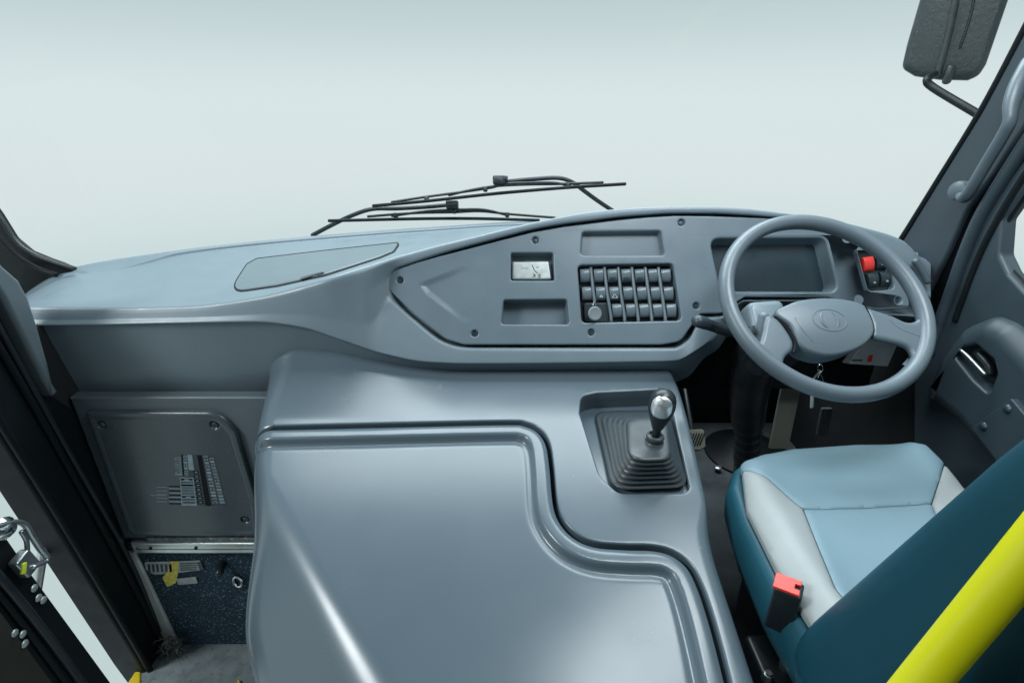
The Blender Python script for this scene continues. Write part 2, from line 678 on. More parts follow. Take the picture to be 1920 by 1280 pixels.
def box_frame(c, ax, ay, az, sx, sy, sz, r=0.003):
    """Rounded box as verts and faces: centre, axes, full sizes."""
    c = np.asarray(c, float)
    fr = Frame(c, ax, az)
    mb = MB()
    L = rpoly([(-sx / 2, -sy / 2), (sx / 2, -sy / 2), (sx / 2, sy / 2), (-sx / 2, sy / 2)], min(r * 1.5, 0.3 * min(sx, sy)), 4)
    r = min(r, 0.45 * sz)
    pr = [(r * (1 - math.cos(a)), -sz / 2 + r - r * math.sin(a)) for a in np.linspace(math.pi / 2, 0, 4)]
    pr += [(r * (1 - math.cos(a)), sz / 2 - r + r * math.sin(a)) for a in np.linspace(0, math.pi / 2, 4)]
    n = len(L)
    for (i, z) in pr:
        mb.v += [tuple(p) for p in fr.to3(offset(L, i) if i else L, z)]
    for q in range(len(pr) - 1):
        for i in range(n):
            j = (i + 1) % n
            mb.f.append((q * n + i, q * n + j, (q + 1) * n + j, (q + 1) * n + i))
    mb.f.append(tuple(range(n))[::-1])
    mb.f.append(tuple((len(pr) - 1) * n + i for i in range(n)))
    return mb.v, mb.f

def grid_mesh(name, rows, m, parent=None, sharp=60, closed=False):
    R = np.array(rows, float)
    a, b = R.shape[:2]
    F = []
    for i in range(a - 1):
        for j in range(b - 1):
            F.append((i * b + j, i * b + j + 1, (i + 1) * b + j + 1, (i + 1) * b + j))
    return mesh_obj(name, R.reshape(-1, 3), F, m, parent, sharp)

def interp(tab):
    """Smooth monotone-ish interpolation through (x, y) pairs."""
    X = np.array([t[0] for t in tab], float)
    Y = np.array([t[1] for t in tab], float)
    d = np.diff(Y) / np.diff(X)
    m_ = np.empty(len(X))
    m_[0], m_[-1] = d[0], d[-1]
    for i in range(1, len(X) - 1):
        m_[i] = 0 if d[i - 1] * d[i] <= 0 else 2 * d[i - 1] * d[i] / (d[i - 1] + d[i])
    def f(x):
        x = np.clip(x, X[0], X[-1])
        i = np.clip(np.searchsorted(X, x) - 1, 0, len(X) - 2)
        h = X[i + 1] - X[i]
        t = (x - X[i]) / h
        return ((1 + 2 * t) * (1 - t) ** 2 * Y[i] + t * (1 - t) ** 2 * h * m_[i]
                + t * t * (3 - 2 * t) * Y[i + 1] + t * t * (t - 1) * h * m_[i + 1])
    return f

def box_obj(name, lo, hi, m, parent=None, r=0.003):
    lo, hi = np.array(lo, float), np.array(hi, float)
    s = hi - lo
    v, f = box_frame((lo + hi) / 2, (1, 0, 0), (0, 1, 0), (0, 0, 1), s[0], s[1], s[2], r)
    return mesh_obj(name, v, f, m, parent, 40)

XL, XR = -1.10, 1.10          # side walls of the cab
YF = 1.16                     # upright face under the dash
ZSTEP = -0.315                # entrance step

def glass_y(x, z):
    return 1.76 - 0.27 * (x / 1.1) ** 2 - 0.32 * (z - 0.9)

def at_glass(u, v, off=0.0):
    y = 1.6
    for _ in range(30):
        p = at_y(u, v, y)
        y = glass_y(p[0], p[2]) + off
    return at_y(u, v, y)

def proj(p):
    q = np.asarray(p, float) - CAM
    d = q @ FV
    return 960 + 1000 * (q @ RV) / d, 640 - 1000 * (q @ UV) / d

# ================================================================== THE SETTING
structure(box_obj('floor', (-0.52, -0.9, -0.03), (1.14, 2.0, 0.0), 'floor'))
structure(box_obj('bulkhead', (-1.2, 1.95, -0.33), (1.2, 1.99, 0.75), 'void'))
structure(box_obj('step_floor', (-1.12, 0.35, -0.345), (-0.34, 1.20, ZSTEP), 'step'))
FYF = Frame((0, YF - 0.004, 0), (1, 0, 0), (0, -1, 0))
riser_loop = rpoly([(-1.10, -0.34), (-0.36, -0.34), (-0.36, 0.10), (-1.10, 0.10)], 0)
structure(slab('step_riser', riser_loop, FYF, 'carpet', None, depth=0.03, r=0.002))

# the rest of the cab: roof, back and side walls up to the window sills
structure(box_obj('ceiling', (-1.16, -2.4, 1.95), (1.16, 1.40, 1.99), 'lining'))
structure(box_obj('rear_wall', (-1.16, -2.44, -0.03), (1.16, -2.40, 1.95), 'lining'))
structure(box_obj('left_side_wall', (-1.16, -2.4, -0.03), (-1.12, 0.0, 1.15), 'lining'))
structure(box_obj('right_side_wall', (1.14, -2.4, -0.03), (1.18, -0.55, 1.15), 'lining'))
structure(box_obj('aisle_floor', (-1.12, -2.4, -0.03), (1.14, -0.91, 0.0), 'floor'))
# left door post and corner trim
FL = Frame((XL, 0, 0), (0, 1, 0), (1, 0, 0))
post = thing('door_post', 'dark rubber-edged upright post between the entrance door and the dashboard', 'door post', (XL, 1.0, ZSTEP))
lp = rpoly(FL.pxs([(-90, 470), (0, 572), (95, 735), (150, 775), (215, 905), (272, 1020), (340, 1215), (378, 1310), (310, 1310), (265, 1245), (0, 815), (-90, 660)]), 0.012, 4)
slab('post_face', lp, FL, 'rubber', post, depth=0.08, r=0.012)
for a in ([(-60, 560), (0, 655), (120, 862), (272, 1140), (325, 1260)], [(-60, 690), (0, 790), (130, 1000), (258, 1215), (300, 1290)]):
    bar('seal', smooth_path([FL.to3(FL.px(*p, 0.004), 0.004) for p in a], 6), 0.0085, 'rubber', post, 10)
bar('edge_strip', smooth_path([FL.to3(FL.px(*p, 0.006), 0.006) for p in ((-40, 545), (40, 690), (150, 885), (238, 1040), (300, 1180))], 6), 0.007, 'black', post, 8)

lcor = thing('windscreen_corner_trim', 'dark curved windscreen pillar corner at the left end of the dashboard', 'pillar trim', (XL, 1.4, 0.8))
FC = Frame((0, 1.42, 0), (1, 0, 0), (0, -1, 0))
lc = rpoly(FC.pxs([(-160, 180), (-60, 320), (0, 402, ), (28, 447), (58, 472), (95, 487), (138, 502), (120, 600), (-160, 600)]), 0.03, 5)
slab('corner_shell', lc, FC, 'rubber', lcor, depth=0.012, r=0.010)
bar('glass_seal', smooth_path([at_y(u, v, 1.40) for u, v in ((-80, 290), (0, 408), (30, 452), (60, 475), (98, 490), (140, 503))], 6), 0.006, 'black', lcor, 8)
bar('trim_rib', smooth_path([at_y(u, v, 1.395) for u, v in ((-80, 330), (-10, 432), (30, 478), (70, 503), (105, 515))], 6), 0.007, 'rubber', lcor, 8)

ptrim = thing('pillar_cover', 'grey moulded cover strip leaning beside the dashboard end at far left', 'pillar trim', (XL, 1.15, 0.5))
pt = rpoly(FL.pxs([(-90, 400), (0, 500), (30, 526), (48, 560), (64, 610), (84, 680), (100, 752), (78, 716), (0, 560), (-90, 420)], 0.02), 0.012, 5)
slab('cover_shell', pt, FL.raised(0.03), 'fascia', ptrim, depth=0.09, r=0.010)

structure(box_obj('left_wall', (-1.125, 1.10, -0.33), (-1.105, 1.60, 0.78), 'void'))

# ================================================================== WINDSCREEN
ws = thing('windscreen', 'wide clear curved windscreen above the dashboard', 'windscreen', (0, 1.76, 0.85))
xs = np.linspace(-1.55, 1.16, 57)
zs = np.linspace(0.80, 1.95, 25)
grid_mesh('pane', [[(x, glass_y(x, z), z) for x in xs] for z in zs], 'glass', ws)
bar('bottom_seal', [(x, glass_y(x, 0.805) - 0.004, 0.805) for x in np.linspace(-1.0, 1.05, 40)], 0.012, 'rubber', ws, 8)

# ================================================================== DASHBOARD
LEAN = math.radians(28)
PP = Frame((0, 1.185, 0.715), (1, 0, 0), (0, -math.cos(LEAN), math.sin(LEAN)))
def on_pp(u, v, h):
    return PP.to3(PP.px(u, v, h), h)

dash = thing('dashboard', 'grey-blue moulded bus dashboard sweeping across under the windscreen', 'dashboard', (0, 1.2, 0.5))
v0 = interp([(30, 566), (60, 540), (130, 502), (300, 473), (450, 455), (600, 441), (800, 426), (1000, 415), (1300, 414), (1600, 440), (1745, 476)])
y0 = interp([(30, 1.40), (130, 1.45), (300, 1.56), (600, 1.70), (960, 1.74), (1300, 1.68), (1600, 1.54), (1745, 1.44)])
v0a = interp([(30, 570), (60, 548), (130, 516), (230, 504), (280, 493), (330, 480), (450, 464), (600, 450), (800, 435), (1000, 424), (1300, 424), (1745, 484)])
y0a = interp([(30, 1.36), (130, 1.40), (300, 1.50), (600, 1.62), (960, 1.66), (1300, 1.60), (1600, 1.48), (1745, 1.40)])
v1 = interp([(30, 573), (60, 575), (200, 577), (350, 574), (480, 558), (600, 527), (700, 496), (760, 477), (817, 461), (900, 441), (952, 428), (1004, 416), (1056, 405), (1108, 396), (1160, 391), (1212, 388), (1265, 387), (1330, 387),
             (1395, 390), (1430, 394), (1560, 412), (1640, 430), (1690, 448), (1720, 478), (1745, 540)])
v2 = interp([(30, 585), (350, 584), (480, 570), (600, 546), (700, 516), (735, 505), (817, 478), (921, 450), (952, 442), (999, 430), (1056, 420), (1108, 413.5), (1160, 407), (1212, 403), (1265, 400), (1327, 400), (1395, 403), (1499, 412),
             (1561, 424), (1611, 442), (1655, 466), (1696, 520), (1745, 560)])
v3 = interp([(30, 597), (350, 596), (480, 590), (600, 592), (690, 575), (724, 560), (745, 574), (775, 600), (836, 644), (870, 652), (900, 653), (1262, 653), (1288, 640), (1318, 596), (1353, 594), (1372, 580),
             (1395, 564), (1545, 564), (1600, 580), (1642, 588), (1702, 592), (1745, 596)])
v4 = interp([(30, 610), (80, 611), (300, 607), (480, 604), (560, 613), (640, 638), (720, 664), (800, 679), (880, 682), (1240, 678), (1270, 676), (1295, 664), (1335, 636), (1365, 606),
             (1400, 574), (1545, 573), (1600, 590), (1745, 606)])
y4 = interp([(30, 1.152), (700, 1.156), (1290, 1.16), (1340, 1.20), (1380, 1.26), (1420, 1.30), (1745, 1.30)])
v5 = interp([(30, 739), (520, 739), (600, 737), (760, 730), (860, 722), (1262, 716), (1290, 706), (1320, 672), (1345, 655), (1372, 616), (1402, 578), (1745, 612)])
y5 = interp([(30, 1.19), (400, 1.21), (600, 1.235), (1290, 1.235), (1345, 1.25), (1400, 1.42), (1745, 1.42)])

def dash_col(u):
    w = float(sstep(600, 780, u))
    p0 = at_y(u, v0(u), y0(u))
    k = float(sstep(180, 330, u)) * 0.008
    p0a = at_y(u, v0a(u), y0a(u))
    p0b = p0a + np.array([0, 0.003, k])
    p0a = p0a + np.array([0, 0.0, 0.0])
    p1 = at_y(u, v1(u), 1.176) * (1 - w) + on_pp(u, v1(u), 0.014) * w
    p4 = at_y(u, v4(u), y4(u))
    l2 = p1 * 0.68 + p4 * 0.32 + np.array([0, 0.001, 0.0])
    l3 = p1 * 0.30 + p4 * 0.70 + np.array([0, 0.003, 0.0])
    w2 = float(sstep(680, 742, u))
    p2 = l2 * (1 - w2) + on_pp(u, v2(u), 0.012) * w2
    p3 = l3 * (1 - w2) + on_pp(u, v3(u), 0.006) * w2
    p5 = at_y(u, v5(u), y5(u))
    p4b = p4 + np.array([0, 0.010, -0.004]) if u < 1330 else p4 * 0.8 + p5 * 0.2
    wd = float(sstep(725, 760, u)) * (0.018 + 0.045 * float(sstep(800, 900, u)))
    m2 = p2 * 0.75 + p3 * 0.25
    m3 = p2 * 0.25 + p3 * 0.75
    if u > 715:
        gap = min(9.0, max(0.5, (v3(u) - v2(u)) * 0.3))
        k2 = float(sstep(715, 745, u))
        m2 = m2 * (1 - k2) + on_pp(u, v2(u) + gap * .6, -wd) * k2
        m3 = m3 * (1 - k2) + on_pp(u, v3(u) - gap, -wd) * k2
    return [p0 - np.array([0, -0.05, 0.03]), p0, p0b, p0a, p1, p2, m2, m3, p3, p4, p4b, p5]
RAD = [0, 0.006, 0.003, 0.004, 0.008, 0.005, 0.002, 0.002, 0.005, 0.008, 0.003, 0]
def round_poly(P, R, seg=5, mid=2):
    out = [P[0]]
    for i in range(1, len(P) - 1):
        a, p, b = P[i - 1], P[i], P[i + 1]
        la, lb = np.linalg.norm(a - p), np.linalg.norm(b - p)
        t = min(R[i] * 1.6, 0.45 * la, 0.45 * lb)
        A, B = p + (a - p) / la * t, p + (b - p) / lb * t
        last = out[-1]
        for j in range(1, mid + 1):
            out.append(last + (A - last) * j / (mid + 1))
        for j in range(seg + 1):
            s = j / seg
            out.append((1 - s) ** 2 * A + 2 * s * (1 - s) * p + s * s * B)
    last = out[-1]
    for j in range(1, mid + 2):
        out.append(last + (P[-1] - last) * j / (mid + 1))
    return out
US = np.concatenate([np.linspace(30, 700, 110), np.linspace(706, 1250, 80), np.linspace(1254, 1430, 60), np.linspace(1436, 1745, 50)])
cols = [round_poly(dash_col(u), RAD) for u in US]
grid_mesh('dash_body', np.array(cols).transpose(1, 0, 2)[:, ::-1], 'dash', dash, 70)

# lower fascia with a ledge line along its top
FLo = Frame((0, 1.150, 0), (1, 0, 0), (0, -1, 0))
lf = rpoly([(-1.098, 0.128), (-0.44, 0.128), (-0.44, 0.587), (-1.098, 0.587)], 0.004, 3)
slab('lower_fascia', lf, FLo, 'fascia', dash, depth=0.03, r=0.006)

# the lidded tray in the top deck
def on_deck(u, v):
    c = dash_col(u)
    A, B = c[3], c[4]
    lo, hi = 0.0, 1.0
    for _ in range(40):
        mid = (lo + hi) / 2
        if proj(A + (B - A) * mid)[1] < v:
            lo = mid
        else:
            hi = mid
    return A + (B - A) * lo
lid_px = [(431, 547), (462, 499), (478, 488), (600, 472), (747, 457), (738, 470), (715, 481), (610, 515), (520, 535)]
class DeckFrame:
    """Follows the curved top deck."""
    n = nrm([0, -0.12, 1.0])
    def to3(self, P, h=0.0):
        P = np.asarray(P, float)
        h = np.broadcast_to(np.asarray(h, float), (len(P),))
        return np.array([on_deck(p[0], p[1]) + self.n * k for p, k in zip(P, h)])
DK = DeckFrame()
lid_loop = rpoly([(431, 548, 14), (464, 497, 8), (482, 487, 10), (600, 473), (747, 457, 2), (738, 471, 6), (712, 482), (610, 515), (520, 535)], 0, 5)
lb_ = (425, 755, 450, 555)
glove = sheet('tray_lid', (*lb_, lambda x, y: sdf(lid_loop, x, y)), lambda x, y: 0.0030 + 0.0 * x, DK, 3.0, 'flap', dash, skirt=((0, 0), (0.3, -0.0012), (0.3, -0.003)))
sheet('lid_gap', (*lb_, lambda x, y: sdf(lid_loop, x, y) + 3.0), lambda x, y: 0.0008 + 0.0 * x, DK, 3.0, 'rubber', glove, skirt=((0, 0), (0, -0.004)))
lat = [DK.to3([p], 0.0045)[0] for p in ((567, 525), (585, 520), (605, 515))]
v_, f_ = tube(lat, 0.005, 8, flat=0.6)
mesh_obj('lid_latch', v_, f_, 'black', glove)

# ---- instrument panel plate with its openings
pan_px = [(722, 524, .016), (738, 507, .010), (775, 494), (817, 482), (921, 455), (952, 447), (999, 435), (1056, 425), (1108, 418.5), (1160, 412), (1212, 407), (1265, 404), (1327, 404.5), (1395, 407), (1450, 409), (1499, 416), (1561, 428), (1611, 446), (1655, 471, .02),
          (1697, 532, .02), (1709, 577, .015), (1642, 581, .02), (1600, 572), (1552, 557, .01), (1398, 556, .01), (1374, 571), (1353, 587, .01), (1313, 588, .012), (1276, 640, .03), (1240, 646), (1000, 646), (870, 646, .06), (836, 636, .06), (775, 588), (729, 543, .02)]
pan_pts = []
for p in pan_px:
    q = PP.px(p[0], p[1], 0.005)
    pan_pts.append((q[0], q[1], p[2] if len(p) > 2 else 0.0))
pan_loop = rpoly(pan_pts, 0, 5)
def hole(px, r, seg=4):
    return rpoly(PP.pxs(px, 0.005), r, seg)
h_card = hole([(958, 474), (1037, 474), (1040, 526), (958, 526)], 0.006)
h_tray = hole([(1092, 435), (1239, 433), (1247, 478), (1089, 478)], 0.008)
h_bin = hole([(944, 562), (1063, 561), (1068, 608), (940, 608)], 0.008)
h_sw = hole([(1083, 497), (1262, 494), (1279, 601), (1091, 605)], 0.012)
h_cl = hole([(1331, 447), (1548, 446), (1572, 547), (1352, 546)], 0.022, 6)
h_rs = hole([(1606, 464), (1656, 460), (1679, 542), (1629, 546)], 0.012)
screw_px = [(750, 525), (1004, 450), (890, 625), (1109, 623), (1278, 417), (1306, 573), (1588, 447), (1610, 562), (1685, 563)]
def circ(c, r, n=16):
    a = np.linspace(0, 2 * np.pi, n, endpoint=False)
    return np.stack([c[0] + r * np.cos(a), c[1] + r * np.sin(a)], 1)
s_loc = [PP.px(u, v, 0.005) for u, v in screw_px]
holes = [(h_card, .004, .034, .002), (h_tray, .005, .020, .004), (h_bin, .004, .040, .003), (h_sw, .004, .026, .001), (h_cl, .006, .045, .008), (h_rs, .003, .018, .001)]
holes += [(circ(c, 0.0085), .0035, .008, .0015) for c in s_loc]
fx = PP.pxs([(782, 531), (868, 498), (915, 503), (910, 604), (868, 606), (798, 552)], 0.005)
floop = rpoly(fx, 0.012, 5)
holes.append((floop, 0.0002, 0.010, 0.0))
panel = slab('instrument_panel', pan_loop, PP, 'panel', dash, depth=0.012, r=0.004, holes=holes, h=0.005)
for c in s_loc:
    v_, f_ = lathe([(0.0058, -0.004), (0.0058, 0.0008), (0.0045, 0.002), (0.0022, 0.0021), (0.0018, 0.0002)], PP.to3(c, -0.002), PP.n, 12)
    mesh_obj('screw', v_, f_, 'screw', panel)
slab('instrument_display', offset(h_cl, 0.007), PP, 'cluster', panel, depth=0.002, r=0.001, h=-0.036)
# tapering pressed facet at the panel's tip
fb = (fx[:, 0].min() - .01, fx[:, 0].max() + .01, fx[:, 1].min() - .01, fx[:, 1].max() + .01)
tipx = PP.px(780, 530, 0.005)[0]
endx = PP.px(895, 550, 0.005)[0]
def facet_h(x, y):
    s = sdf(floop, x, y)
    return 0.0050 - 0.0055 * sstep(0.0, 0.016, s) * (1 - sstep(tipx + 0.05, endx, x))
sheet('pressed_facet', (*fb, lambda x, y: sdf(floop, x, y)), facet_h, PP, 0.004, 'panel', panel, skirt=((0, 0), (0, -0.003)))

# ---- switch bank: louvred divider ribs and rocker caps
rocker_cache = {}
def rocker_mesh(w, hgt, t=0.010):
    k = (round(w, 4), round(hgt, 4))
    if k in rocker_cache:
        return rocker_cache[k]
    mb = MB()
    nx, ny = 5, 9
    for j in range(ny):
        y = -hgt / 2 + hgt * j / (ny - 1)
        s = 2 * y / hgt
        z = 0.0075 - 0.0055 * abs(s - 0.1) ** 2.2 + 0.002 * s
        for i in range(nx):
            x = -w / 2 + w * i / (nx - 1)
            e = 0.0012 if i in (0, nx - 1) or j in (0, ny - 1) else 0
            mb.v.append((x, y, z - e))
    for j in range(ny - 1):
        for i in range(nx - 1):
            a = j * nx + i
            mb.f.append((a, a + 1, a + nx + 1, a + nx))
    ring = [i for i in range(nx)] + [nx * j + nx - 1 for j in range(1, ny)] + [nx * (ny - 1) + i for i in range(nx - 2, -1, -1)] + [nx * j for j in range(ny - 2, 0, -1)]
    k0 = len(mb.v)
    for i in ring:
        x, y, z = mb.v[i]
        mb.v.append((x * 1.04, y * 1.02, -t))
    n = len(ring)
    for i in range(n):
        j = (i + 1) % n
        mb.f.append((ring[j], ring[i], k0 + i, k0 + j))
    me = bpy.data.meshes.new('rocker_switch')
    me.from_pydata(mb.v, [], mb.f)
    me.update()
    me.polygons.foreach_set('use_smooth', [True] * len(me.polygons))
    me.set_sharp_from_angle(angle=math.radians(45))
    rocker_cache[k] = me
    return me
def place(me, name, frame, c, h, m, parent, rot=0.0):
    me2 = me if len(me.materials) and me.materials[0] == M[m] else None
    if me2 is None:
        me2 = me.copy() if len(me.materials) else me
        me2.materials.clear()
        me2.materials.append(M[m])
    o = bpy.data.objects.new(name, me2)
    COL.objects.link(o)
    X = frame.to3(c, h)
    a = frame.a * math.cos(rot) + frame.b * math.sin(rot)
    b = np.cross(frame.n, a)
    mw = Matrix(((a[0], b[0], frame.n[0], X[0]), (a[1], b[1], frame.n[1], X[1]), (a[2], b[2], frame.n[2], X[2]), (0, 0, 0, 1)))
    o.parent = parent
    o.matrix_parent_inverse = world_of(parent).inverted()
    loc, rt, sc = mw.decompose()
    o.location = loc
    o.rotation_euler = rt.to_euler()
    return o
SWH = -0.010
row_u = [[1096.5, 1122, 1147.5, 1173.3, 1198.7, 1223.7, 1247.7], [1100, 1125.8, 1151, 1176.8, 1202.9, 1228.6, 1252.6], [None, None, 1156.5, 1182, 1207.3, 1232.6, 1258]]
row_v = [517, 550.5, 582.5]
slab('switch_gap_shade', offset(h_sw, 0.002), PP, 'ink', panel, depth=0.001, r=0.0004, h=-0.0185)  # black sheet standing in for the shade between the rocker caps
sw_w = np.linalg.norm(PP.px(1114, 517, SWH) - PP.px(1096.5, 517, SWH))
sw_h = np.linalg.norm(PP.px(1115, 530, SWH) - PP.px(1115, 506, SWH))
sl = math.atan2(*(PP.px(1151, 550, SWH) - PP.px(1147.5, 517, SWH))[::1])
for r in range(3):
    for k, u in enumerate(row_u[r]):
        if u is None:
            continue
        c = PP.px(u, row_v[r], SWH)
        me = rocker_mesh(sw_w, sw_h)
        s = place(me, 'rocker_switch', PP, c, SWH, 'switch', panel, 0.06)
        if r == 0 and k in (2, 3, 4):
            s.data = s.data.copy()
            v_, f_ = box_frame(PP.to3(c + np.array([0.0005, -0.004]), SWH + 0.0052), PP.a, PP.b, PP.n, sw_w * .62, sw_h * .52, 0.002, 0.0008)
            mesh_obj('switch_lens', v_, f_, 'switchdark', panel)
        if r == 1 and k in (1, 2):
            mb = MB()
            t = 0.011 if k == 2 else 0.006
            for q in range(3):
                a0, a1 = math.pi / 2 + q * 2.0944, math.pi / 2 + (q + 1) * 2.0944
                p0 = c + np.array([math.cos(a0), math.sin(a0) * .8]) * t * .7 + np.array([0.001, -0.008])
                p1 = c + np.array([math.cos(a1), math.sin(a1) * .8]) * t * .7 + np.array([0.001, -0.008])
                mb.add(*tube([PP.to3(p0, SWH + .0066), PP.to3(p1, SWH + .0066)], 0.0008, 5))
            mb.build('switch_symbol', 'paper', panel)
for k in range(6):
    pts = []
    for r in range(3):
        ua = row_u[r][k] if row_u[r][k] else row_u[0][k] + 9
        ub = row_u[r][k + 1] if row_u[r][k + 1] else row_u[0][k + 1] + 9
        pts.append(((ua + ub) / 2, row_v[r]))
    last = 602
    if k == 0:
        pts = pts[:2]
        last = 566
    path = [(pts[0][0] - 1.5, 503)] + pts + [(pts[-1][0] + 2.2, last)]
    path = smooth_path([PP.to3(PP.px(u, v, -0.006), -0.006) for u, v in path], 4)
    v_, f_ = tube(path, 0.0040, 8, flat=1.8, up=PP.n)
    mesh_obj('divider_rib', v_, f_, 'switch', panel)
kb = hole([(1096, 566), (1144, 566), (1148, 602), (1098, 602)], 0.006)
slab('ignition_plate', kb, PP, 'switchdark', panel, depth=0.01, r=0.002, h=-0.010)
# right-hand group of four
slab('switch_recess_floor', offset(h_rs, 0.002), PP, 'black', panel, depth=0.001, r=0.0005, h=-0.010)
for (u, v, m_) in ((1628, 495, 'red'), (1652.5, 491, 'switchdark'), (1637.5, 525, 'switchdark'), (1661, 522, 'switchdark')):
    c = PP.px(u, v, 0)
    w_ = np.linalg.norm(PP.px(u + 9.5, v, 0) - PP.px(u - 9.5, v, 0))
    h_ = np.linalg.norm(PP.px(u, v + 13, 0) - PP.px(u, v - 13, 0))
    me = rocker_mesh(w_, h_)
    me2 = me.copy()
    me2.materials.clear()
    s = place(me2, 'rocker_switch', PP, c, -0.003 if m_ != 'red' else -0.001, m_, panel, 0.14)
    if m_ == 'red':
        s['label'] = 'red rocker switch at the top left of the four by the wheel'
    else:
        v_, f_ = box_frame(PP.to3(c + np.array([0.001, -0.007]), 0.0035), PP.a, PP.b, PP.n, 0.006, 0.005, 0.001, 0.0004)
        mesh_obj('switch_symbol', v_, f_, 'print', panel)

# silver box lying in the small pocket
cardF = PP.raised(-0.004)
cl = rpoly(cardF.pxs([(960, 490), (1029, 489), (1034, 524), (960, 524)]), 0.005, 4)
cb = thing('silver_pocket_box', 'small silver box with worn markings in the small square dash pocket', 'box', PP.to3(PP.px(996, 522, -0.01), -0.01))
slab('case', cl, cardF, 'alu', cb, depth=0.024, r=0.004)
mb = MB()
for (a, b) in (((998, 497), (1002, 507)), ((1002, 507), (1008, 512)), ((1006, 501), (1010, 501)), ((1008, 518), (1012, 514)), ((1012, 514), (1013, 519)), ((1013, 519), (1009, 521)), ((999, 519), (1004, 515)), ((1000, 512), (1004, 519))):
    mb.add(*tube([cardF.to3(cardF.px(*a), 0.0006), cardF.to3(cardF.px(*b), 0.0006)], 0.0007, 5))
mb.build('worn_marks', 'ink', cb)
v_, f_ = box_frame(cardF.to3(cardF.px(984, 501), 0.0005), PP.a, PP.b, PP.n, 0.016, 0.007, 0.001, 0.0004)
mesh_obj('sticker', v_, f_, 'paper', cb)

# ignition key
kc = PP.px(1115, 588, 0.012)
key = thing('ignition_key', 'round grey key head standing in the ignition lock below the switches', 'key', PP.to3(kc, -0.005))
v_, f_ = lathe([(0.012, 0), (0.012, 0.006), (0.010, 0.008), (0.004, 0.0082)], PP.to3(PP.px(1116, 586, -0.006), -0.008), PP.n, 20)
mesh_obj('lock_ring', v_, f_, 'steel', key)
v_, f_ = lathe([(0.0145, -0.003), (0.017, -0.0015), (0.0175, 0.0), (0.017, 0.0015), (0.0145, 0.003), (0.010, 0.0022)], PP.to3(kc, 0.016), nrm(PP.n + np.array([0.2, 0, -0.1])), 24)
mesh_obj('key_head', v_, f_, mat('key_plastic', (0.20, 0.23, 0.245), 0.4), key)
bar('key_shaft', [PP.to3(PP.px(1116, 586, -0.004), -0.004), PP.to3(kc, 0.010)], 0.005, 'steel', key, 8)
bar('key_tag', smooth_path([PP.to3(PP.px(u, v, 0.018), 0.018) for u, v in ((1116, 578), (1112, 572), (1114, 566), (1117, 572))], 5), 0.0012, 'steel', key, 6)

# ================================================================== ENTRANCE SIDE: access panel, strip, labels
FA = Frame((0, 1.1495, 0), (1, 0, 0), (0, -1, 0))
acc = thing('access_panel', 'dark grey square access panel with rounded corners below the dash', 'panel', (-0.98, 1.15, 0.14))
al = [(164, 768, .012), (415, 769, .055), (447, 805), (486, 935, .03), (492, 1000, .03), (247, 1001, .03)]
ap = []
for p in al:
    q = FA.px(p[0], p[1])
    ap.append((q[0], q[1], p[2] if len(p) > 2 else 0.0))
aloop = rpoly(ap, 0, 7)
ascr = [FA.px(190, 796, .010), FA.px(402, 797, .010), FA.px(460, 974, .010)]
face = slab('panel_face', aloop, FA, 'access', acc, prof=[(0, -0.002), (0, 0.006), (0.002, 0.010), (0.006, 0.0125), (0.012, 0.013), (0.018, 0.0115), (0.022, 0.0112)],
            holes=[(circ(c, 0.012), .003, .006, .003) for c in ascr])
for c in ascr:
    v_, f_ = lathe([(0.0075, 0), (0.0075, 0.003), (0.005, 0.0045), (0.0025, 0.0046), (0.002, 0.003)], FA.to3(c, 0.005), FA.n, 12)
    mesh_obj('screw', v_, f_, 'screw', acc)
stk_q = [np.array(p, float) for p in ((327, 851), (402, 854), (427, 948), (331, 947))]
def stk(s, t):
    a = stk_q[0] * (1 - s) + stk_q[1] * s
    b = stk_q[3] * (1 - s) + stk_q[2] * s
    p = a * (1 - t) + b * t
    return FA.px(p[0], p[1], 0.0113)
light_mb, dark_mb = MB(), MB()
rnd = random.Random(3)
def strip(mb, s0, s1, t0, t1, h=0.0116):
    L = [stk(s0, t0), stk(s1, t0), stk(s1, t1), stk(s0, t1)]
    mb.add([FA.to3(p, h) for p in L] , [(3, 2, 1, 0)])
def glyphs(mb, s0, s1, t0, t1, n, fill=.62):
    for i in range(n):
        a = t0 + (t1 - t0) * i / n
        b = a + (t1 - t0) / n * fill
        w = (s1 - s0)
        kind = rnd.random()
        if kind < .5:
            strip(mb, s0, s1, a, a + (b - a) * .35)
            strip(mb, s0, s0 + w * .3, a, b)
            strip(mb, s1 - w * .3, s1, a + (b - a) * .2, b)
        elif kind < .8:
            strip(mb, s0, s1, a, a + (b - a) * .4)
            strip(mb, s0, s1, b - (b - a) * .3, b)
        else:
            strip(mb, s0, s1, a, b)
bg = MB()
strip(bg, 0.30, 0.99, 0.0, 1.0, 0.01145)
glyphs(light_mb, 0.0, .16, 0.05, .42, 8)
strip(dark_mb, .17, .205, 0, .42)
glyphs(light_mb, .21, .30, 0.02, .42, 7)
strip(light_mb, .32, .44, 0, .30)
strip(light_mb, .10, .40, .45, 1.0, 0.0116)
glyphs(dark_mb, .12, .38, .47, .98, 9)
for i in range(8):
    a = .31 + i * .085
    strip(dark_mb, .42, .54, a, a + .055, .0118)
    strip(light_mb, .455, .51, a + .018, a + .038, .0120)
strip(dark_mb, .57, .68, 0, 1.0, .0118)
glyphs(light_mb, .72, .82, 0.0, .97, 15)
glyphs(light_mb, .86, .96, 0.04, .97, 15)
for i in range(9):
    a = .62 + i * .042
    strip(light_mb if i % 2 else dark_mb, -.14, .10, a, a + .022)
for i in range(5):
    a = .64 + i * .07
    strip(light_mb, -.42 + .03 * rnd.random(), -.18, a, a + .018)
strip(light_mb, -.52, -.2, .80, .815)
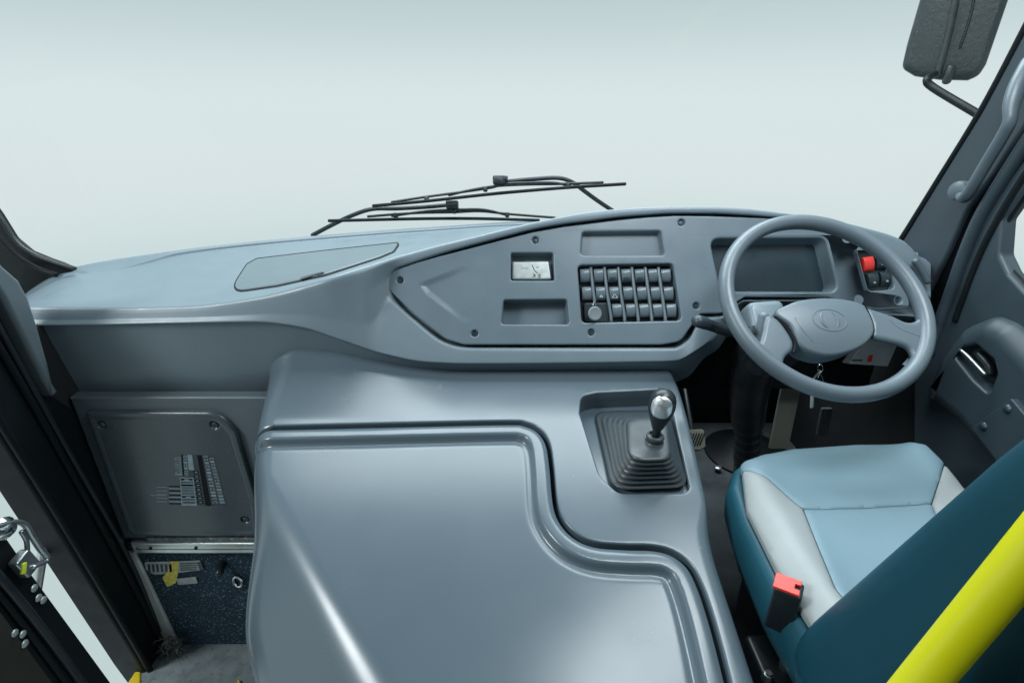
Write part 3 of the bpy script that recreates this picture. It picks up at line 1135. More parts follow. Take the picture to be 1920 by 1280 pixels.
sticker = bg.build('sticker', 'pillar', face, flat=True)
light_mb.build('sticker_print', 'print', sticker, flat=True)
dark_mb.build('sticker_bars', 'ink', sticker, flat=True)

st = thing('aluminium_strip', 'bright aluminium edge strip along the top of the carpeted step', 'trim strip', (-0.9, 1.15, 0.1))
sl_ = rpoly([(-1.075, 0.083), (-0.40, 0.083), (-0.40, 0.122), (-1.075, 0.122)], 0.002, 2)
slab('strip_profile', sl_, FA, 'alu', st, prof=[(0, -0.004), (0, 0.006), (0.002, 0.009), (0.006, 0.010), (0.012, 0.008), (0.016, 0.0085)])
for u in (283, 368):
    c = FA.px(u, 1029, 0.009)
    v_, f_ = lathe([(0.005, 0), (0.005, 0.002), (0.003, 0.0032)], FA.to3(c + np.array([0, 0.004]), 0.008), FA.n, 10)
    mesh_obj('screw', v_, f_, 'ink', st)
dl = rpoly([(-1.03, 0.119), (-0.40, 0.119), (-0.40, 0.138), (-1.03, 0.138)], 0.003, 3)
tag(slab('dusty_seal', dl, FA, mat('dusty_grey', (0.10, 0.12, 0.125), 0.8, var=0.5, vscale=60, bump=0.5, bscale=200, speck=(.4, .44, .44), sscale=120, samount=.6), None, depth=0.01, r=0.004, h=0.006),
    'dusty grey sealing strip just above the aluminium edge strip', 'seal')

FRi = FYF
rt = rpoly(FRi.pxs([(216, 1034), (252, 1034), (334, 1206), (312, 1215)], 0.006), 0.004, 3)
tag(slab('riser_edge_trim', rt, FRi, 'greytrim', None, depth=0.02, r=0.004, h=0.008), 'worn pale grey corner trim down the left of the carpeted step', 'trim strip')
lab = thing('riser_label', 'torn worn label with faded yellow print on the blue carpeted step', 'label', FRi.to3(FRi.px(320, 1095), 0))
l1 = rpoly(FRi.pxs([(272, 1052), (376, 1049), (383, 1066), (330, 1072), (290, 1075), (275, 1066)]), 0.004, 3)
base_l = slab('label_sheet', l1, FRi, 'label', lab, depth=0.002, r=0.0005, h=0.0035)
l2 = rpoly(FRi.pxs([(322, 1050), (337, 1050), (335, 1072), (331, 1090), (315, 1098), (306, 1080), (314, 1072)]), 0.003, 3)
slab('yellow_patch', l2, FRi, 'oldyellow', lab, depth=0.002, r=0.0005, h=0.0045)
l3 = rpoly(FRi.pxs([(331, 1083), (368, 1079), (372, 1091), (336, 1094)]), 0.003, 3)
slab('paper_scrap', l3, FRi, 'label', lab, depth=0.002, r=0.0005, h=0.0038)
mb = MB()
for i in range(6):
    a = FRi.pxs([(278 + i * 8, 1055), (283 + i * 8, 1055), (284 + i * 8, 1069), (280 + i * 8, 1070)])
    mb.add(FRi.to3(a, 0.0045), [(3, 2, 1, 0)])
for i in range(4):
    a = FRi.pxs([(339, 1053 + i * 4), (370, 1052 + i * 4), (371, 1053.5 + i * 4), (339, 1055 + i * 4)])
    mb.add(FRi.to3(a, 0.0048), [(3, 2, 1, 0)])
a = FRi.pxs([(371, 1051), (379, 1051), (383, 1065), (376, 1066)])
mb.add(FRi.to3(a, 0.0050), [(3, 2, 1, 0)])
mb.build('label_print', 'pillar', lab, flat=True)
stub = thing('rubber_stop', 'short black rubber stop sticking out of the carpeted step', 'door stop', FRi.to3(FRi.px(414, 1058), 0))
v_, f_ = tube([FRi.to3(FRi.px(417, 1056), -0.005), FRi.to3(FRi.px(414, 1064, .02), 0.025), FRi.to3(FRi.px(411, 1074, .05), 0.05)], [0.013, 0.0125, 0.011], 12)
mesh_obj('stop_body', v_, f_, 'black', stub)
ring_c = FRi.to3(FRi.px(447, 1088), 0.004)
rp = [ring_c + 0.020 * np.array([math.cos(t) * .6, 0, math.sin(t)]) for t in np.linspace(0, 2 * math.pi, 28)]
tag(bar('lashing_ring', rp, 0.004, 'chrome', None, 8, caps=False, round_end=False), 'small chrome ring half hidden by the engine cover on the step', 'ring')

# tuft of brush fibres at the foot of the post
mb = MB()
rnd = random.Random(5)
for i in range(150):
    b0 = at_y(300 + rnd.random() * 40, 1195 + rnd.random() * 30, 1.135 - rnd.random() * .03)
    d = np.array([rnd.gauss(0, 1), rnd.gauss(-.5, .6), rnd.gauss(.3, .8)])
    d = d / np.linalg.norm(d) * (0.010 + 0.020 * rnd.random())
    k = b0 + d * .6 + np.array([rnd.gauss(0, .006), 0, rnd.gauss(0, .006)])
    mb.add(*tube([b0, k, b0 + d + np.array([0, 0, -.008])], 0.0010, 4, round_end=False))
o = mb.build('brush_fibres', 'fibre', None)
tag(o, 'tangle of grey brush fibres at the foot of the door post', 'debris')

# door sill nosings
def nosing(name, px, z, label):
    fr = Frame((0, 0, z), (1, 0, 0), (0, 0, 1))
    return tag(slab(name, rpoly(fr.pxs(px), 0.006, 3), fr, 'stepyellow', None, depth=0.03, r=0.005), label, 'step edging')
nosing('step_nosing', [(264, 1240), (262, 1330), (205, 1330), (246, 1268)], -0.31, 'yellow step edging outside the door post at bottom left')
nosing('step_nosing', [(446, 1262), (470, 1330), (438, 1330)], -0.305, 'yellow step edging beside the foot of the engine cover')

# ================================================================== OPEN ENTRANCE DOOR LEAF
FDr = Frame((-0.985, 0, 0), (0, 1, 0), (1, 0, 0))
leaf = thing('entrance_door_leaf', 'dark folded entrance door leaf with lever handle at bottom left', 'door', (-0.985, 0.8, ZSTEP))
dl_ = rpoly(FDr.pxs([(-160, 800), (0, 985), (60, 1072), (215, 1285), (290, 1390), (0, 1390), (-160, 1130)]), 0.01, 4)
slab('leaf_frame', dl_, FDr, 'rubber', leaf, depth=0.03, r=0.008)
def dbar(name, px, r, m_, h=0.003):
    return bar(name, smooth_path([FDr.to3(FDr.px(u, v, h), h) for u, v in px], 5), r, m_, leaf, 8)
dbar('leaf_rib', [(-80, 1005), (0, 1085), (90, 1195), (160, 1290)], 0.010, 'black')
dbar('leaf_rib', [(-80, 1030), (0, 1118), (80, 1222), (130, 1290)], 0.006, 'rubber')
lo_ = rpoly(FDr.pxs([(-160, 960), (0, 1140), (110, 1290), (150, 1390), (-160, 1390)], 0.01), 0.008, 4)
slab('lower_plate', lo_, FDr.raised(0.008), mat('brown_black_sheet', (0.020, 0.021, 0.018), 0.55, var=0.25, vscale=8), leaf, depth=0.012, r=0.004)
for (u, v, r) in ((74, 1102, .008), (82, 1120, .008), (91, 1124, .008), (33, 1186, .0075), (48, 1188, .0075), (52, 1206, .008)):
    c = FDr.px(u, v, 0.015)
    v_, f_ = lathe([(r, 0), (r, 0.0012), (r * .8, 0.0028), (r * .4, 0.0036)], FDr.to3(c, 0.004 if v < 1150 else 0.009), FDr.n, 12)
    mesh_obj('rivet', v_, f_, 'alu', leaf)
def lp3(px, x):
    return smooth_path([at_x(u, v, x) for u, v in px], 6)
hd = bar('door_handle', lp3([(-10, 988), (8, 982), (30, 978), (47, 984), (60, 1005), (75, 1028), (87, 1043), (84, 1052), (62, 1062)], -0.955), 0.0075, 'steel', leaf, 10, flat=0.7)
bar('handle_rod', lp3([(40, 996), (50, 1015), (51, 1045)], -0.96), 0.0045, 'steel', hd, 8)
v_, f_ = box_frame(at_x(46, 1056, -0.965), (0, 1, 0.2), (0, 0, 1), (1, 0, 0), 0.035, 0.05, 0.02, 0.004)
mesh_obj('lock_case', v_, f_, 'steel', hd)
v_, f_ = box_frame(at_x(44, 1065, -0.955), (0, .8, -.5), (0, .5, .8), (1, 0, 0), 0.010, 0.022, 0.006, 0.002)
mesh_obj('yellow_flag', v_, f_, mat('lime_plastic', (.55, .65, .05), .4), hd)
v_, f_ = lathe([(0.02, 0), (0.022, .01), (0.012, .022), (0.004, .024)], at_x(0, 990, -0.97), (1, 0, 0), 16)
mesh_obj('handle_boss', v_, f_, 'chrome', hd)
rail = bar('outer_grab_rail', [at_x(98, 930, -1.17), at_x(88, 985, -1.17), at_x(66, 1120, -1.17)], 0.011, 'alu', None, 12)
tag(rail, 'slim silver grab rail outside the door gap behind the lever handle', 'grab rail')

# ================================================================== ENGINE COVER
TILT = math.radians(15)
CT = Frame((0, 1.16, 0.65), (1, 0, 0), (0, -math.sin(TILT), math.cos(TILT)))
QF = 0.10
left_pts = [CT.px(*p) for p in ((484, 800, -.03), (477, 870, -.04), (464, 1000, -.045), (444, 1090, -.06), (440, 1150, -.075), (462, 1280, -.085))]
left_q = [p[1] for p in left_pts]
left_x = [p[0] for p in left_pts]
lx = interp(sorted([(q, x) for q, x in zip(left_q, left_x)] + [(QF + .01, left_x[0] - 0.062), (QF - 0.10, left_x[0] - 0.026), (left_q[-1] - .25, left_x[-1] + 0.10)]))
Qs = np.linspace(QF, left_q[-1] - 0.22, 60)
left_edge = [(lx(q), q) for q in Qs]
QN = float(Qs[-1])
right_px = [(1272, 712), (1290, 780), (1324, 930), (1348, 1050), (1388, 1170), (1428, 1290)]
rp_ = [CT.px(*p) for p in right_px]
rx = interp(sorted([(p[1], p[0]) for p in rp_] + [(QN - .01, rp_[-1][0] - 0.01), (QF + 0.02, rp_[0][0] - 0.003)]))
right_edge = [(rx(q), q) for q in Qs[::-1]]
outer = ccw(np.array(left_edge + right_edge))
# seam between lid and housing
seam_px = [(400, 803), (500, 801), (760, 795), (950, 791), (985, 794), (1010, 806), (1026, 830), (1033, 870), (1040, 940), (1052, 975), (1078, 1003), (1115, 1019), (1170, 1024), (1225, 1026),
           (1262, 1036), (1292, 1060), (1312, 1098), (1330, 1150), (1347, 1210), (1366, 1285)]
sp = [CT.px(*p) for p in seam_px]
sp3 = smooth_path(sp, 8)
end = sp3[-1] + nrm(sp3[-1] - sp3[-3]) * (sp3[-1][1] - QN + .05) * 1.0
hole_loop = ccw(np.concatenate([sp3, [end, (-0.75, end[1])], [(-0.75, sp3[0][1])]]))

hump = interp([(-0.70, 0.06), (-0.50, 0.052), (-0.42, 0.045), (-0.33, 0.022), (-0.22, -0.006), (-0.12, -0.019), (0.4, -0.020)])
QG = sp[2][1]
rec_px = [(1087, 777, .012), (1090, 742, .03), (1120, 735, .01), (1250, 728, .012), (1292, 920, .014), (1280, 927), (1160, 928, .03), (1124, 895, .05)]
rec = []
for p in rec_px:
    q = CT.px(p[0], p[1], -0.006)
    rec.append((q[0], q[1], p[2] if len(p) > 2 else 0.0))
rec_loop = rpoly(rec, 0, 6)
q_far, q_near = rec_loop[:, 1].max(), rec_loop[:, 1].min()
def rec_floor(x, y):
    return -0.012 - 0.050 * np.clip((y - q_near) / (q_far - q_near), -0.2, 1.2)
def RO(x, y):
    return np.where(x < -0.1, 0.042 + 0.034 * sstep(-0.18, 0.08, y), 0.010 + 0.018 * sstep(q_near - 0.005, q_near - 0.09, y))
def house_s(x, y):
    return np.minimum(np.minimum(sdf(outer, x, y) - RO(x, y), -(sdf(hole_loop, x, y) + 0.009)), -(sdf(rec_loop, x, y) + 0.004))
def house_h(x, y):
    h = hump(x) * np.clip((y - QG - 0.012) / (0.045 - QG), 0, 1.05) ** 1.25
    return h - 0.006 * np.exp(-np.maximum(sdf(rec_loop, x, y) * -1 - .007, 0) / 0.012) * 0.0
def which(x, y):
    a = sdf(outer, x, y) - RO(x, y)
    b = -(sdf(hole_loop, x, y) + 0.009)
    c = -(sdf(rec_loop, x, y) + 0.004)
    return np.where((a <= b) & (a <= c), 0, np.where(b <= c, 1, 2))
def sk(j, n=6):
    a = math.pi / 2 * j / n
    return (math.sin(a), -(1 - math.cos(a)), 0.0038 * math.sin(a), -0.0038 * (1 - math.cos(a)))
def house_skirt():
    out = [(0, 0)]
    for j in range(1, 7):
        a = sk(j)
        out.append((lambda x, y, a=a: np.where(which(x, y) == 0, a[0] * RO(x, y), a[2]), lambda x, y, a=a: house_h(x, y) + np.where(which(x, y) == 0, a[1] * RO(x, y), a[3])))
    out.append((lambda x, y: np.where(which(x, y) == 0, RO(x, y) + 0.004, 0.004),
                lambda x, y: np.where(which(x, y) == 0, -0.75, np.where(which(x, y) == 1, -0.05, rec_floor(x, y) - .002))))
    return out
house = thing('engine_housing', 'grey-blue moulded engine housing between entrance and driver with gear recess', 'engine housing', (0, 0.9, 0.0))
box = (-0.70, 0.50, QN - .02, QF + .02)
sheet('housing_shell', (*box, house_s), house_h, CT, 0.0055, 'cover', house, skirt=house_skirt(), sharp=60)
sheet('gear_recess_floor', (rec_loop[:, 0].min() - .01, rec_loop[:, 0].max() + .01, q_near - .01, q_far + .01, lambda x, y: sdf(rec_loop, x, y)), rec_floor, CT, 0.008, 'cover', house)

# lid with a rounded bead all round and chamfered entrance-side flank
lid_outer = ccw(np.array(left_edge + [(0.9, QN), (0.9, QF)]))
def lid_s(x, y):
    return np.minimum(sdf(hole_loop, x, y) - 0.007, np.minimum(x - lx_v(y) - 0.001, y - QN - .002))
def lx_v(y):
    return np.array([lx(float(t)) for t in np.ravel(y)]).reshape(np.shape(y)) if np.ndim(y) else lx(y)
_lq = np.linspace(QN - .05, QF + .05, 400)
_lxv = np.array([lx(float(t)) for t in _lq])
def lx_v(y):
    return np.interp(y, _lq, _lxv)
rg0, rg1 = CT.px(596, 1085), CT.px(706, 1285)
rdir = nrm(rg1 - rg0)
rn = np.array([rdir[1], -rdir[0]])
if rn[0] > 0:
    rn = -rn
def lid_h(x, y):
    s = sdf(hole_loop, x, y) - 0.007
    bead = -0.0125 * sstep(0.023, 0.035, s) - 0.003 * np.exp(-((s - 0.038) / 0.007) ** 2) - 0.004 * np.exp(-s / 0.004)
    top = bead
    # flank: leans away to the entrance side
    d = (x - rg0[0]) * rn[0] + (y - rg0[1]) * rn[1]
    along = (x - rg0[0]) * rdir[0] + (y - rg0[1]) * rdir[1]
    ch = -0.010 - 0.75 * (d - 0.002)
    top = smin(top, ch, 0.018 + 0.012 * sstep(0.0, 0.26, along))
    e = np.clip(x - lx_v(y), 0.0015, None)
    R = 0.045
    rl = np.where(e < R, R - np.sqrt(np.maximum(R * R - (R - e) ** 2, 1e-9)), 0)
    return top - rl
lid = thing('engine_cover_lid', 'large grey-blue engine cover lid with raised rounded border', 'engine cover', CT.to3(np.array([0, -0.35]), 0))
sheet('lid_shell', (*box, lid_s), lid_h, CT, 0.0032, 'cover', lid,
      skirt=[(0, 0), (0.0022, -0.0008), (0.0036, -0.0026), (0.004, -0.006), (0.004, lambda x, y: np.where(x - lx_v(y) < 0.012, -0.20, lid_h(x, y) - 0.035))], sharp=70)

# ================================================================== GEAR LEVER
gear = thing('gear_lever', 'gear lever with silver-capped black knob on ribbed rubber boot', 'gear lever', CT.to3(CT.px(1215, 870), -0.03))
GF = Frame(CT.to3(np.array([0, (q_near + q_far) / 2]), -0.036), (1, 0, 0), nrm(np.array([0, -math.sin(TILT - 0.2), math.cos(TILT - 0.2)])))
def sq_ring(cu, cv, hw, hh, h, r):
    c = GF.px(cu, cv, h)
    return rpoly([(c[0] - hw, c[1] - hh), (c[0] + hw, c[1] - hh), (c[0] + hw, c[1] + hh), (c[0] - hw, c[1] + hh)], r, 8), h
rings = []
N = 6
BQ = np.array([(1112, 772), (1256, 769), (1287, 914), (1150, 919)], float)
TQ = np.array([(1176, 786), (1248, 783), (1257, 862), (1181, 865)], float)
def ring_at(t, grow=0.0):
    # from the base (t=0) to the plateau (t=1)
    h = 0.004 + 0.070 * t
    q = GF.pxs(BQ + (TQ - BQ) * t ** 0.92, h)
    loop = rpoly(list(q), 0.032 - 0.004 * t, 8)
    if grow:
        loop = offset(loop, -grow)
    return GF.to3(loop, h)
for i in range(N):
    t0, t1 = i / N, (i + 1) / N
    for f, g in ((0.02, -0.0065), (0.16, 0.0020), (0.42, 0.0055), (0.72, 0.0035), (0.96, -0.0065)):
        rings.append(ring_at(t0 + (t1 - t0) * f, g))
rings.append(ring_at(1.0, 0.0035))
rings.append(ring_at(1.04, 0.0045))
rings.append(ring_at(1.08, 0.0030))
rings.append(ring_at(1.10, -0.001))
rings.append(ring_at(1.10, -0.008))
mb = MB()
n = len(rings[0])
for rg in rings:
    mb.v += [tuple(p) for p in rg]
for i in range(len(rings) - 1):
    for k in range(n):
        j = (k + 1) % n
        mb.f.append((i * n + k, i * n + j, (i + 1) * n + j, (i + 1) * n + k))
mb.f.append(tuple((len(rings) - 1) * n + k for k in range(n)))
mb.build('rubber_boot', 'boot', gear, 70)
hb = 0.079
cb_ = GF.to3(GF.px(1227, 828, hb), hb)
top = at_d(1245, 742, float((cb_ - CAM) @ FV) - 0.045)
ax = nrm(top - cb_)
v_, f_ = lathe([(0.024, -0.006), (0.021, 0.0), (0.0165, 0.004), (0.0165, 0.009), (0.018, 0.012), (0.0165, 0.016), (0.012, 0.018), (0.010, 0.014)], cb_, nrm(ax + GF.n * 2), 24)
mesh_obj('boot_collar', v_, f_, 'boot', gear)
LK = float(np.linalg.norm(top - cb_))
bar('lever_rod', [cb_ - ax * 0.01, cb_ + ax * LK * 0.6], 0.0085, 'black', gear, 12)
kp = [(0.010, -0.062), (0.0125, -0.056), (0.0165, -0.045), (0.021, -0.033), (0.0245, -0.020), (0.0258, -0.008), (0.025, 0.004), (0.0215, 0.014), (0.015, 0.021), (0.007, 0.0245), (0.002, 0.025)]
kb_ = top - ax * 0.012
v_, f_ = lathe(kp, kb_, ax, 28)
knob = mesh_obj('knob', v_, f_, 'black', gear, 60)
# silver cap plate facing the driver
view = nrm(CAM - kb_)
side = nrm(np.cross(ax, view))
fw = nrm(np.cross(side, ax))
mb = MB()
ny, nx = 14, 10
for i in range(ny + 1):
    s = -1 + 2 * i / ny
    hh = -0.003 + s * 0.0235
    half = 0.92 * math.sqrt(max(0.0, 1 - abs(s) ** 3.2)) + 0.02
    for k in range(nx + 1):
        a = half * (-1 + 2 * k / nx)
        r = float(np.interp(hh, [p[1] for p in kp], [p[0] for p in kp])) + 0.0012
        if i in (0, ny) or k in (0, nx):
            r -= 0.002
        mb.v.append(tuple(kb_ + ax * hh + r * (math.cos(a) * fw + math.sin(a) * side)))
for i in range(ny):
    for k in range(nx):
        a = i * (nx + 1) + k
        mb.f.append((a, a + 1, a + nx + 2, a + nx + 1))
mb.build('cap_plate', mat('satin_silver', (0.80, 0.84, 0.86), 0.33, metal=0.85, var=0.02), knob, 0)

# ================================================================== STEERING WHEEL AND COLUMN
WN = nrm([0.0386, -0.6463, 0.7621])
WC = np.array([0.6499, 1.0461, 0.8750])
WF = Frame(WC, (1, 0, 0), WN)
wheel = thing('steering_wheel', 'large grey two-spoke steering wheel with oval emblem pad', 'steering wheel', WC)
RW = 0.205
TH = np.linspace(0, 2 * np.pi, 97)
mb = MB()
seg = 16
rows = []
for t in TH[:-1]:
    c = WF.to3(np.array([RW * math.cos(t), RW * math.sin(t)]))
    rd = math.cos(t) * WF.a + math.sin(t) * WF.b
    for k in range(seg):
        a = 2 * math.pi * k / seg
        rr = 0.0166 - 0.0010 * math.cos(2 * a)
        mb.v.append(tuple(c + rr * (math.cos(a) * rd + math.sin(a) * WF.n)))
m_ = len(TH) - 1
for i in range(m_):
    for k in range(seg):
        i2, k2 = (i + 1) % m_, (k + 1) % seg
        mb.f.append((i * seg + k, i2 * seg + k, i2 * seg + k2, i * seg + k2))
mb.build('rim', 'wheel', wheel, 60)
pad_px = [(1452, 586), (1475, 572), (1500, 564), (1546, 560), (1592, 563), (1620, 573), (1630, 592), (1636, 615), (1634, 630), (1618, 648), (1592, 661), (1555, 668), (1522, 662), (1500, 651), (1490, 634), (1478, 612)]
hp_ = 0.006
pad_loop = ccw(smooth_loop(WF.pxs(pad_px, hp_ - 0.004), 4))
pc = pad_loop.mean(0)
padR = np.abs(pad_loop - pc).max(0)
def pad_crown(x, y):
    return 0.012 * (1 - np.clip(((x - pc[0]) / padR[0]) ** 2 + ((y - pc[1]) / padR[1]) ** 2, 0, 1))
pb = (pad_loop[:, 0].min() - .01, pad_loop[:, 0].max() + .01, pad_loop[:, 1].min() - .01, pad_loop[:, 1].max() + .01)
pad = sheet('centre_pad', (*pb, lambda x, y: sdf(pad_loop, x, y) - 0.006), lambda x, y: hp_ + pad_crown(x, y), WF, 0.004, 'wheel', wheel,
            skirt=[(0, 0), (0.002, -0.0006), (0.004, -0.0022), (0.0055, -0.005), (0.006, -0.009), (0.002, -0.05)], sharp=70)
# raised emblem: an oval ring holding two leaning lobes
em = WF.px(1556, 599, hp_ + 0.012)
def padpt(x, y, d=0.0008):
    return WF.to3(np.array([x, y]), hp_ + float(pad_crown(x, y)) + d)
er = [padpt(em[0] + 0.034 * math.cos(t), em[1] + 0.025 * math.sin(t), 0.0) for t in np.linspace(0, 2 * math.pi, 40)]
v_, f_ = tube(er, 0.0011, 6, caps=False, round_end=False)
mesh_obj('emblem_ring', v_, f_, 'wheel', pad)
for sg in (-1, 1):
    arc = [padpt(em[0] + sg * (0.004 + 0.013 * math.sin(t)), em[1] + 0.019 * math.cos(t) * sg * 1.0 + 0.0, -0.001) for t in np.linspace(0.1, 2.7, 12)]
    v_, f_ = tube(arc, [0.001 + 0.0024 * math.sin(math.pi * i / 11) for i in range(12)], 8)
    mesh_obj('emblem_lobe', v_, f_, 'wheel', pad)
# spokes
def spoke(px, h, m='wheel', dep=0.020):
    lp_ = ccw(smooth_loop(WF.pxs(px, h), 5))
    return slab('spoke', lp_, WF, m, wheel, prof=[(0.010, -dep), (0.002, -dep * .7), (0, -dep * .35), (0.0015, -0.003), (0.005, -0.0006), (0.009, 0)], h=h, sharp=60, back=True)
spoke([(1440, 590), (1458, 596), (1474, 615), (1488, 640), (1486, 656), (1474, 668), (1471, 684), (1480, 702), (1497, 712), (1476, 708), (1444, 682), (1412, 648), (1390, 618), (1398, 628), (1414, 644), (1425, 640), (1431, 622), (1434, 604)], 0.006)
spoke([(1626, 577), (1650, 583), (1675, 591), (1700, 602), (1718, 601), (1730, 592), (1738, 604), (1738, 636), (1728, 664), (1710, 684), (1713, 668), (1706, 652), (1690, 644), (1665, 638), (1638, 630), (1636, 605)], 0.006)
for px in ([(1668, 600), (1690, 617), (1722, 629), (1746, 637)], [(1492, 594), (1506, 617), (1526, 638)], [(1366, 473), (1372, 475), (1379, 476)]):
    hh = 0.0075 if px[0][0] != 1366 else 0.012
    if px[0][0] == 1492:
        path = [padpt(*WF.px(u, v, hp_ + .010), -0.0004) for u, v in px]
    else:
        path = [WF.to3(WF.px(u, v, hh - .001), hh - 0.002) for u, v in px]
    if px[0][0] != 1366:
        v_, f_ = tube(smooth_path(path, 5), 0.0009, 5)
        mesh_obj('mould_line', v_, f_, 'seam', wheel)

for px in ([(1453, 594), (1470, 609), (1485, 630), (1491, 647), (1488, 661)], [(1622, 575), (1632, 597), (1637.5, 618), (1635, 632)]):
    path = smooth_path([WF.to3(WF.px(u, v, 0.004), 0.004) for u, v in px], 5)
    v_, f_ = tube(path, 0.0026, 6)
    mesh_obj('pad_gap', v_, f_, 'ink', wheel)
colm = thing('steering_column', 'dark steering column with shroud, stalk and rubber gaiter under the wheel', 'steering column', (0.62, 1.5, 0.0))
dn = -WN
c0 = WC + dn * 0.05
v_, f_ = lathe([(0.030, 0), (0.034, 0.01), (0.045, 0.05), (0.062, 0.12), (0.060, 0.2), (0.052, 0.24)], c0, dn, 24)
mesh_obj('shroud', v_, f_, 'black', colm)
lowp = [at_y(1432, 640, 1.22), at_y(1412, 690, 1.30), at_y(1404, 740, 1.38), at_y(1402, 790, 1.44)]
bar('lower_shroud', smooth_path(lowp, 5), [0.062 - 0.012 * i / 15 for i in range(16)], 'black', colm, 18, round_end=False)
gp = [at_y(1403, 788, 1.44), at_y(1401, 845, 1.50), at_y(1398, 890, 1.54)]
gs = smooth_path(gp, 12)
bar('rubber_gaiter', gs, [0.040 + 0.004 * math.sin(i * 1.9) for i in range(len(gs))], 'boot', colm, 18, round_end=False)
bar('gaiter_clip', [gs[1] + 0.044 * np.array([math.cos(t), .4 * math.sin(t), math.sin(t) * .35]) for t in np.linspace(0, 2 * math.pi, 30)], 0.003, 'steel', colm, 6, caps=False, round_end=False)
v_, f_ = box_frame(at_y(1433, 608, 1.17), (1, 0.1, 0), (0, 0, 1), (0, -0.75, .66), 0.085, 0.10, 0.06, 0.012)
mesh_obj('switch_housing', v_, f_, 'dash', colm)
sw2 = [at_y(1432, 592, 1.125), at_y(1428, 615, 1.12), at_y(1422, 640, 1.118)]
bar('control_lever', sw2, 0.011, 'dash', colm, 12)
bar('control_lever', [at_y(1400, 640, 1.13), at_y(1425, 642, 1.125)], 0.010, 'dash', colm, 12)
v_, f_ = box_frame(at_y(1410, 620, 1.115), (1, 0.1, 0.1), (0, 0, 1), (0, -0.75, .66), 0.014, 0.022, 0.012, 0.002)
mesh_obj('black_button', v_, f_, 'black', colm)
stalk = bar('stalk', smooth_path([at_y(1320, 606, 1.09), at_y(1345, 614, 1.105), at_y(1372, 622, 1.12), at_y(1412, 632, 1.15)], 5), [0.0155] * 5 + [0.0165] * 5 + [0.013] * 6, 'black', colm, 14, flat=0.8)
v_, f_ = tube([at_y(1309, 602, 1.085), at_y(1322, 606, 1.091)], 0.0165, 14, flat=0.85)
mesh_obj('stalk_tip', v_, f_, 'pillar', stalk)
for (u, v) in ((1342, 611), (1336, 617), (1343, 619)):
    v_, f_ = lathe([(0.0018, 0), (0.0018, .001)], at_y(u, v, 1.088), (0, -1, .4), 8)
    mesh_obj('stalk_mark', v_, f_, 'paper', stalk)

# ================================================================== UNDER THE DASH
box_c = thing('fuse_box', 'pale box with a red mark below the steering wheel pad', 'box', at_y(1640, 680, 1.36))
FQ = Frame((0, 1.36, 0.66), (1, 0, 0), (0, -0.93, 0.36))
bl = rpoly(FQ.pxs([(1628, 632), (1684, 644), (1665, 687), (1590, 682)]), 0.004, 3)
slab('box_front', bl, FQ, 'paper', box_c, depth=0.03, r=0.002)
rl_ = rpoly(FQ.pxs([(1628, 666), (1637, 664), (1634, 678), (1625, 679)]), 0.003, 3)
slab('red_mark', rl_, FQ, 'red', box_c, depth=0.001, r=0.0004, h=0.001)
bl2 = rpoly(FQ.pxs([(1597, 674), (1617, 674), (1617, 676.5), (1597, 676.5)]), 0, 2)
slab('print_line', bl2, FQ, 'ink', box_c, depth=0.001, r=0.0002, h=0.0006)
for i in range(3):
    a = FQ.pxs([(1632 - 2 * i, 640 + 5 * i), (1680 - i * 1.5, 649 + 4.5 * i)], 0.001)
    bar('box_rib', [FQ.to3(a[0], 0.001), FQ.to3(a[1], 0.001)], 0.0012, 'greytrim', box_c, 6)
tag(slab('under_dash_panel', rpoly([(0.33, 0.46), (1.08, 0.46), (1.08, 0.745), (0.33, 0.745)], 0.01, 3), Frame((0, 1.42, 0), (1, 0, 0), (0, -1, 0)), 'void', None, depth=0.02, r=0.004),
    'black closing panel behind the steering column', 'panel')
hk = thing('hanging_key_ring', 'small bunch of bright keys hanging below the wheel pad', 'keys', at_y(1535, 700, 1.18))
rk = [at_y(1538 + 5 * math.cos(t), 690 + 7 * math.sin(t), 1.18) for t in np.linspace(0, 2 * math.pi, 20)]
bar('ring', rk, 0.0012, 'chrome', hk, 6, caps=False, round_end=False)
for i, (a, b) in enumerate((((1538, 695), (1532, 708)), ((1537, 696), (1545, 718)), ((1535, 698), (1522, 712)))):
    bar('key_blade', [at_y(*a, 1.178), at_y(*b, 1.176)], 0.0035, 'steel' if i else 'chrome', hk, 6, flat=0.4)
tb = bar('hanging_tag', [at_y(1523, 735, 1.16), at_y(1522, 763, 1.16)], 0.0045, 'paper', None, 8, flat=0.35, up=(0, 1, 0))
tag(tb, 'narrow pale tag hanging below the bottom of the steering wheel', 'tag')
for (nm, px, y, lb) in (('pedal_arm', [(1475, 690), (1475, 830)], 1.46, 'broad dusty steel pedal arm behind the front of the seat'),):
    w_ = 0.030
    a, b = at_y(*px[0], y), at_y(*px[1], y + 0.03)
    v_, f_ = box_frame((a + b) / 2, (1, 0, 0), nrm(b - a), (0, -1, 0.05), 0.062, float(np.linalg.norm(b - a)), 0.012, 0.003)
    tag(mesh_obj(nm, v_, f_, 'beige'), lb, 'pedal')
v_, f_ = box_frame(at_y(1545, 790, 1.5), (1, 0, 0), (0, 0, 1), (0, -1, 0.1), 0.036, 0.10, 0.012, 0.004)
tag(mesh_obj('accelerator_pedal', v_, f_, 'floor'), 'narrow dark accelerator pedal right of the dusty pedal arm', 'pedal')
clp = thing('clutch_pedal', 'square ribbed rubber clutch pedal on the floor beside the gear lever', 'pedal', at_z(1303, 842, 0.10))
FP_ = Frame(at_z(1303, 826, 0.15), (1, -0.15, 0), (0.1, -0.62, 0.78))
pl = rpoly(FP_.pxs([(1281, 805), (1321, 804), (1324, 838), (1312, 844), (1285, 843)]), 0.010, 4)
